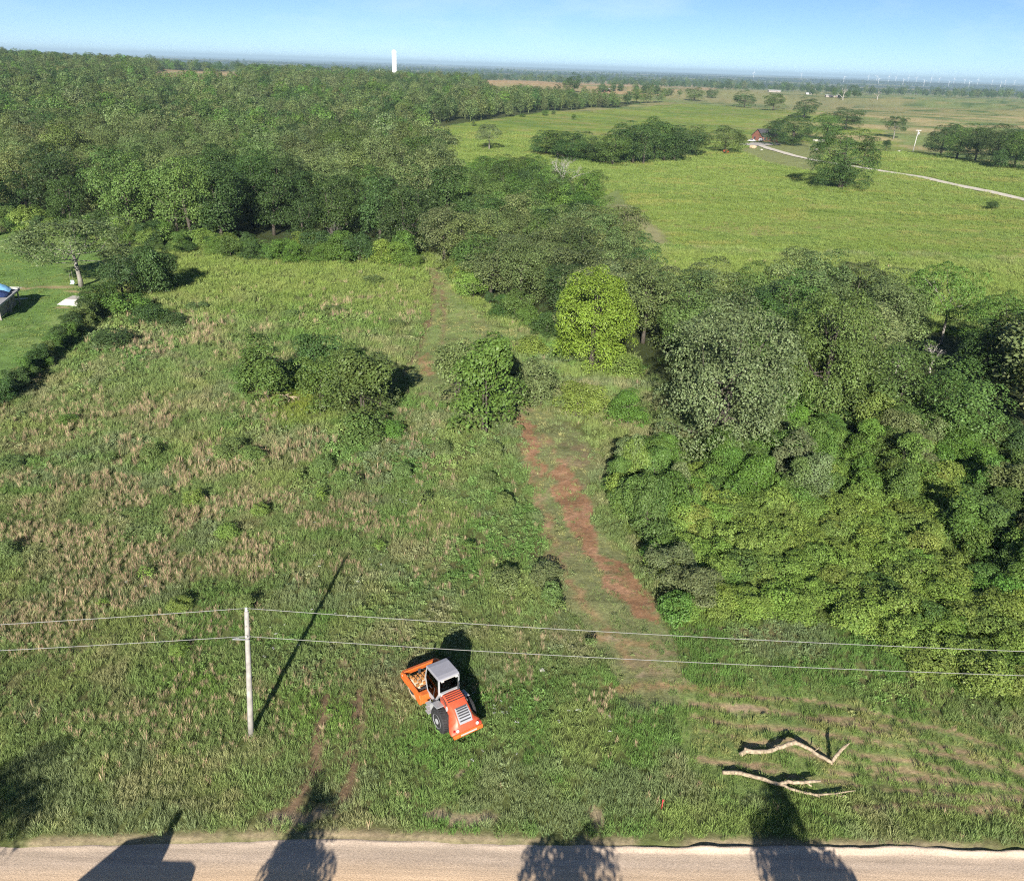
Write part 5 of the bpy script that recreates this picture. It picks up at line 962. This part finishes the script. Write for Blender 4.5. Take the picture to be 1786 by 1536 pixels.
MB().add(vs, [(i * G + j, i * G + j + 1, (i + 1) * G + j + 1, (i + 1) * G + j) for i in range(G - 1) for j in range(G - 1)]).build('sheet', M['tarp'], th, smooth=True); tag(th, 'light blue tarpaulin heaped on the platform at the left edge', 'tarpaulin')
nv = empty('dark_sheet', tuple(k1 + pq(3.6, 1.3, 0))); vs = [tuple(np.array(v_) * np.array([.9, .9, .6])) for v_ in vs]; MB().add(vs, [(i * G + j, i * G + j + 1, (i + 1) * G + j + 1, (i + 1) * G + j) for i in range(G - 1) for j in range(G - 1)]).build('sheet', M['navy'], nv, smooth=True); tag(nv, 'dark blue sheet beside the light tarpaulin on the platform', 'tarpaulin')
for i in range(6):
    p0 = k1 + pq(rng.uniform(.2, 1.2), rng.uniform(.2, 1.5), .12 + .07 * i); a = rng.uniform(-.6, .9) if i > 1 else (.15, 1.0)[i]; d_ = np.array([math.cos(a), -math.sin(a) * .8, .05]) * rng.uniform(1.6, 2.4)
    o = MB().tube([(0, 0, 0), tuple(d_)], .05, 6).build('pale_pole', M['whitecon']); o.location = tuple(p0 - d_ * .35); tag(o, 'pale pole lying across the platform beside the blue tarpaulin', 'pole', 'loose poles on the platform')
for u, v in ((36, 522), (8, 528)):
    o = MB().box((0, 0, .06), (1.9 if u > 20 else .8, .28, .1), (0, 0, .45)).build('board', M['lightgrey'], bevel=.01); o.location = tuple(at(u, v)); tag(o, ('long' if u > 20 else 'short') + ' pale board on the grass in the shade of the platform', 'board')
sw = empty('rope_swing', tuple(at(127, 500))); M['rope'] = mat('rope', (.35, .33, .3), .9); M['swingseat'] = mat('pale_blue_plastic', (.45, .62, .68), .5)
for s in (-1, 1): MB().tube([(s * .22, 0, .5), (s * .2, .05, 2.6)], .014, 5).build('rope', M['rope'], sw)
MB().box((0, 0, .48), (.62, .3, .12)).box((0, .14, .75), (.6, .06, .5)).build('seat', M['swingseat'], sw, .03); tag(sw, 'pale rope swing hanging beside the trunk of the spreading oak', 'swing')

# ---------------------------------------------------------------- far: house, cars, light pole, farm, standpipe, wind turbines
M['brick'] = mat('red_brick', (.24, .10, .075), .9, var=.2, scale=3); M['shingle'] = mat('dark_shingles', (.06, .06, .07), .85, var=.25, scale=2); M['window'] = mat('window_glass', (.05, .06, .08), .1); M['trim'] = mat('white_trim', (.5, .49, .47), .6); M['wdoor'] = mat('dark_door', (.12, .07, .05), .5)
hc = at(1348, 249); hs = empty('red_house', (hc[0], hc[1] + 6, float(hgt(hc[0], hc[1] + 6))), R(28))
MB().prism([(0, -.3), (0, 3.2), (4.5, 6.6), (9, 3.2), (9, -.3)], -6, 6).build('wall', M['brick'], hs)
rf = MB().add([(-6.5, -.6, 2.95), (6.5, -.6, 2.95), (6.5, 4.5, 6.85), (-6.5, 4.5, 6.85), (-6.5, 9.6, 2.95), (6.5, 9.6, 2.95), (-6.5, -.6, 2.75), (6.5, -.6, 2.75), (6.5, 4.5, 6.62), (-6.5, 4.5, 6.62), (-6.5, 9.6, 2.75), (6.5, 9.6, 2.75)], [(0, 1, 2, 3), (3, 2, 5, 4), (7, 6, 9, 8), (8, 9, 10, 11), (0, 6, 7, 1), (5, 11, 10, 4), (0, 3, 9, 6), (3, 4, 10, 9), (1, 7, 8, 2), (2, 8, 11, 5)]).build('roof', M['shingle'], hs)
MB().box((3, 5.5, 6.9), (.9, .9, 1.4)).build('chimney', M['brick'], rf)
for x_ in (-4.2, -1.6, 3.6):
    w_ = MB().box((x_, -.03, 1.75), (1.3, .08, 1.3)).build('window', M['window'], hs); MB().box((x_, -.05, 1.08), (1.5, .14, .1)).build('sill', M['trim'], w_)
MB().box((1.0, -.03, 1.05), (1.05, .08, 2.1)).build('door', M['wdoor'], hs)
for y_ in (2.2, 6.6): MB().box((-6.02, y_, 1.75), (.08, 1.2, 1.2)).build('window', M['window'], hs)
tag(hs, 'red brick house with dark steep roof half hidden by oaks at the driveway', 'house')
def car(u, v, rz, body, label, pickup=False):
    p = at(u, v); c = empty('parked_car' if not pickup else 'pickup_truck', tuple(p + np.array([0, 0, .1])), rz); L_ = 2.35
    prof = [(-L_, .35), (-L_, .85), (-L_ + .2, 1.0), (-1.5, 1.02), (-.95, 1.52), (.75, 1.55), (1.25, 1.02), (L_ - .15, .9), (L_, .6), (L_, .35)] if not pickup else [(-L_ - .3, .45), (-L_ - .3, 1.12), (-.55, 1.14), (-.5, 1.75), (.8, 1.78), (1.25, 1.2), (L_ + .1, 1.1), (L_ + .25, .7), (L_ + .25, .45)]
    MB().prism(prof, -.9, .9).build('body', M[body], c, .06)
    for s in (-1, 1):
        MB().prism([(-.9, 1.04), (-.75, 1.44), (.7, 1.46), (1.05, 1.04)] if not pickup else [(-.42, 1.2), (-.4, 1.66), (.72, 1.68), (1.0, 1.2)], s * .905, s * .912).build('side_window', M['window'], c)
        for y_ in (-1.45, 1.45): MB().lathe([(0, -.1), (.34, -.1), (.36, 0), (.34, .1), (0, .1)], 16, Matrix.Translation((s * .86, y_, .26)) @ XROT).build('wheel', M['black'], c)
        MB().box((s * .62, L_ + (.255 if pickup else .0), .72), (.3, .05, .14)).build('headlight', M['lampw'], c)
    tag(c, label, 'car' if not pickup else 'pickup truck'); return c
car(1311, 248, R(60), 'white', 'white car parked on the pad left of the red house'); car(1327, 247, R(150), 'trim', 'white pickup with dark bed in front of the red house', True)
M['tractor'] = mat('orange_machine', (.55, .10, .04), .5)
tc_ = empty('orange_machine', tuple(at(1264, 267) + np.array([0, -2.0, 0])), .4); MB().box((0, 0, .8), (1.2, 2.6, .7)).box((0, .9, 1.3), (1.0, .9, .5)).build('body', M['tractor'], tc_, .08); MB().box((0, -.5, 1.6), (1.0, .9, .1)).build('canopy', M['tractor'], tc_)
for s in (-1, 1):
    for y_, r_ in ((-.8, .6), (1.0, .4)): MB().lathe([(0, -.15), (r_, -.15), (r_, .15), (0, .15)], 16, Matrix.Translation((s * .75, y_, r_)) @ XROT).build('wheel', M['black'], tc_)
tag(tc_, 'small orange tractor parked under the oak left of the red house', 'tractor')
def rock(u, v, sx, sy, sz, label, mk='boulder'):
    r = np.random.default_rng(int(u)); bm = bmesh.new(); bmesh.ops.create_icosphere(bm, subdivisions=2, radius=1)
    for w_ in bm.verts: w_.co = w_.co * (1 + r.normal(0, .09)); w_.co = Vector((w_.co.x * sx, w_.co.y * sy, w_.co.z * sz))
    me = bpy.data.meshes.new('boulder'); bm.to_mesh(me); bm.free(); me.materials.append(M[mk]); o = link(bpy.data.objects.new('boulder', me)); p = at(u, v); o.location = (p[0], p[1], p[2] + sz * .6); tag(o, label, 'rock')
M['boulder'] = mat('tan_boulder', (.40, .32, .21), .95, var=.2, scale=1.5, bump=.5); M['palerock'] = mat('pale_boulder', (.4, .385, .34), .95, var=.15, scale=1.5, bump=.5)
rock(1313, 259, 1.9, 1.3, 1.1, 'tan boulder beside the driveway in front of the red house'); rock(1423, 262, 1.0, .8, .6, 'pale boulder on the yard grass below the oaks', 'palerock'); rock(1328, 262, .7, .5, .35, 'small pale stone next to the tan boulder', 'palerock')
rock(945, 1170, .18, .15, .12, 'small pale stone in the field above the roller', 'palerock'); rock(1568, 265, .8, .6, .5, 'pale rock beside the small dark tree left of the light pole', 'palerock')
wl = empty('stone_wall', tuple(at(1428, 247)), .2); MB().box((0, 0, .5), (8, .6, 1.0)).build('wall', M['palerock'], wl, .05); MB().box((0, 0, 1.06), (8.3, .8, .12)).build('coping', M['concrete'], wl); tag(wl, 'low pale stone wall between the oaks right of the red house', 'wall')
lb_ = at(1592, 265); lt = cP + ray(1597, 227) * 1.0; lp = empty('light_pole', tuple(lb_)); hgtp = height_to(lb_, 227); dlean = depth(lb_) / FOC * 2
MB().tube([(0, 0, -.3), (dlean * .5, 0, hgtp * .5), (dlean, 0, hgtp)], [.22, .19, .15], 10).build('shaft', M['whitecon'], lp, smooth=True); MB().bar((dlean - 1.5, 0, hgtp - .15), (dlean + 1.5, 0, hgtp - .15), .3).build('crossarm', M['whitecon'], lp); MB().box((dlean + .2, -.4, hgtp - 1.6), (.7, .7, 1.3)).build('transformer', M['lightgrey'], lp, .1)
tag(lp, 'pale utility pole with short crossarm on the far meadow right of the house', 'utility pole')
# fence posts along the far pasture track
def farm(u, v, w_, d_, h_, mk, label, roofmk='lightgrey', cat='shed', rz=0):
    p = at(u, v); f_ = empty('farm_shed', tuple(p), rz); MB().box((0, 0, h_ / 2), (w_, d_, h_)).build('wall', M[mk], f_); MB().prism([(-d_ / 2 - .4, h_), (0, h_ + d_ * .22), (d_ / 2 + .4, h_)], -w_ / 2 - .4, w_ / 2 + .4).build('roof', M[roofmk], f_); MB().box((w_ * .2, -d_ / 2 - .04, 1.1), (1.8, .08, 2.2)).build('door', M['wdoor'], f_); return tag(f_, label, cat, 'sheds of the far farm')
farm(1420, 158, 9, 8, 6, 'trim', 'tall white shed of the far farm'); farm(1410, 165, 11, 5, 2.6, 'trim', 'low white shed of the far farm'); farm(1350, 161, 26, 8, 3, 'planks', 'long grey barn of the far farm', 'greycon'); farm(1452, 170, 22, 5, 2.4, 'planks', 'low grey shed below the far farm trees', 'greycon')
farm(1058, 160, 12, 7, 3, 'brick', 'small red-brown shed among trees at the tan field', 'trim'); farm(834, 138, 9, 6, 3.2, 'trim', 'small white shed at the left end of the tan field')
# white standpipe on the ridge
sr = ray(688, 128); y_ = 1150.0; sp_ = cP + sr * (y_ / sr[1]); sz_ = float(hgt(sp_[0], sp_[1])); tz = (cP + ray(688, 87) * (y_ / ray(688, 87)[1]))[2] - sz_
sd = empty('water_standpipe', (sp_[0], sp_[1], sz_)); M['whitesteel'] = mat('white_painted_steel', (.70, .70, .70), .5, var=.03); rr = 2.75
MB().lathe([(rr * 1.04, -1), (rr * 1.04, .6), (rr, .7), (rr, tz - 2)], 32).build('shaft', M['whitesteel'], sd, smooth=True); MB().lathe([(rr, tz - 2), (rr * .95, tz - 1.2), (rr * .75, tz - .45), (rr * .4, tz - .1), (.3, tz)], 32).build('dome_cap', M['whitesteel'], sd, smooth=True)
MB().bar((rr + .15, -.4, 0), (rr + .15, -.4, tz - 2), .12).bar((rr + .15, .4, 0), (rr + .15, .4, tz - 2), .12).build('ladder', M['steel'], sd); tag(sd, 'tall white water standpipe rising above the woods on the skyline', 'water tower')
mst = empty('radio_mast', (0, 0, 0)); r_ = ray(662, 124); p = cP + r_ * (1180 / r_[1]); mst.location = (p[0], p[1], float(hgt(p[0], p[1]))); MB().tube([(0, 0, 0), (0, 0, 14)], .2, 6).build('mast', M['whitesteel'], mst); tag(mst, 'thin pale mast left of the white standpipe', 'mast')
def turbine_mesh():
    t_ = MB().tube([(0, 0, 0), (0, 0, 85)], [2.6, 1.8], 8).mesh('tower', M['whitesteel']); n_ = MB().box((0, 0, 86), (4, 9, 4)).mesh('nacelle', M['whitesteel']); b_ = MB().add([(-1.6, 0, 1), (1.6, 0, 1), (1.9, 0, 8), (.35, 0, 42), (-.35, 0, 42), (-1.1, 0, 8), (0, .6, 10)], [(0, 1, 2, 5), (5, 2, 3, 4), (0, 5, 6), (2, 1, 6)]).mesh('blade', M['whitesteel']); return t_, n_, b_
TM = turbine_mesh(); tus = [1312, 1395, 1470, 1512, 1527, 1531, 1548, 1560, 1574, 1582, 1596, 1611, 1622, 1636, 1654, 1662, 1681, 1690, 1704, 1729, 1745, 1752, 1768]
for i, u in enumerate(tus):
    yd = 8600 + 900 * math.sin(i * 2.1); r_ = ray(u, 150); p = cP + r_ * (yd / r_[1]); gz = float(hgt(p[0], p[1])); t_ = empty('wind_turbine', (p[0], p[1], min(gz, CAM_H - 30) - 2), .3 * math.sin(i)); t_.scale = (.52,) * 3
    link(bpy.data.objects.new('tower', TM[0]), t_); link(bpy.data.objects.new('nacelle', TM[1]), t_)
    for k in range(3): b_ = link(bpy.data.objects.new('blade', TM[2]), t_); b_.location = (0, -5, 86); b_.rotation_euler = (0, i * .7 + k * 2.094, 0)
    tag(t_, 'tiny white wind turbine in the row on the far right horizon', 'wind turbine', 'wind turbines on the horizon')

# stand-in house, unseen below the frame, shaped to throw the angular shadow on the gravel
M['siding'] = mat('beige_siding', (.5, .46, .4), .8)
nh = empty('shadow_house', (0, 0, 0)); hz = 4.6
def shp(u, v, z_): g_ = at(u, v); return np.array([g_[0] - SHX * z_, g_[1] - SHY * z_, z_])
a0 = shp(222, 1464, hz); a1 = shp(306, 1447, hz); a2 = shp(308, 1494, 3.4); a3 = shp(338, 1510, 3.1)
rfv = [a0, a1, a1 + np.array([.1, -5, -1.6]), a0 + np.array([-2.5, -5, -1.6]), a0 + np.array([-2.6, -1.2, -1.7])]
MB().add([tuple(p_) for p_ in rfv] + [tuple(p_ - np.array([0, 0, .2])) for p_ in rfv], [(0, 1, 2, 3, 4), (9, 8, 7, 6, 5), (0, 5, 6, 1), (1, 6, 7, 2), (2, 7, 8, 3), (3, 8, 9, 4), (4, 9, 5, 0)]).build('roof', M['shingle'], nh)
lo = [(a0[0] - 2.3, a0[1] - 1.2), (a0[0], a0[1] - .2), (a1[0] - .1, a1[1] - .2), (a1[0] - .1, a1[1] - 5), (a0[0] - 2.3, a0[1] - 5)]
MB().add([(x_, y2, -.1) for x_, y2 in lo] + [(x_, y2, 2.85) for x_, y2 in lo], [(i, (i + 1) % 5, 5 + (i + 1) % 5, 5 + i) for i in range(5)] + [(4, 3, 2, 1, 0), (5, 6, 7, 8, 9)]).build('wall', M['siding'], nh)
MB().box(((a1[0] + a3[0]) / 2 - .15, a2[1] - 1.85, 1.7), (a3[0] - a1[0] + .9, 3.6, 3.4)).build('shadow_porch', M['siding'], nh, .5); MB().box((a1[0] - .25, a1[1] - .15, hz + .2), (.3, .3, .7)).build('chimney', M['brick'], nh)  # side block sized and rounded to fill out the cast shadow
tag(nh, 'unseen stand-in house on the near side of the road, shaped to throw its shadow on the gravel', 'house')

# ---------------------------------------------------------------- air: even pale haze over the whole plain, sky outside it
hz_ = MB().box((0, 14000, 15), (64000, 50000, 160)).mesh('haze'); ho = link(bpy.data.objects.new('haze', hz_)); m, nt, out = nmat('haze'); pv = nt.nodes.new('ShaderNodeVolumePrincipled')
pv.inputs['Color'].default_value = (.55, .78, .97, 1); pv.inputs['Density'].default_value = 8e-5; pv.inputs['Density Attribute'].default_value = ''; pv.inputs['Color Attribute'].default_value = ''; pv.inputs['Temperature Attribute'].default_value = ''; m.cycles.homogeneous_volume = True; pv.inputs['Anisotropy'].default_value = 0.0
nt.links.new(pv.outputs[0], out.inputs['Volume']); hz_.materials.append(m); ho['kind'] = 'stuff'; ho['label'] = 'pale blue haze over the far plain'; ho['category'] = 'haze'
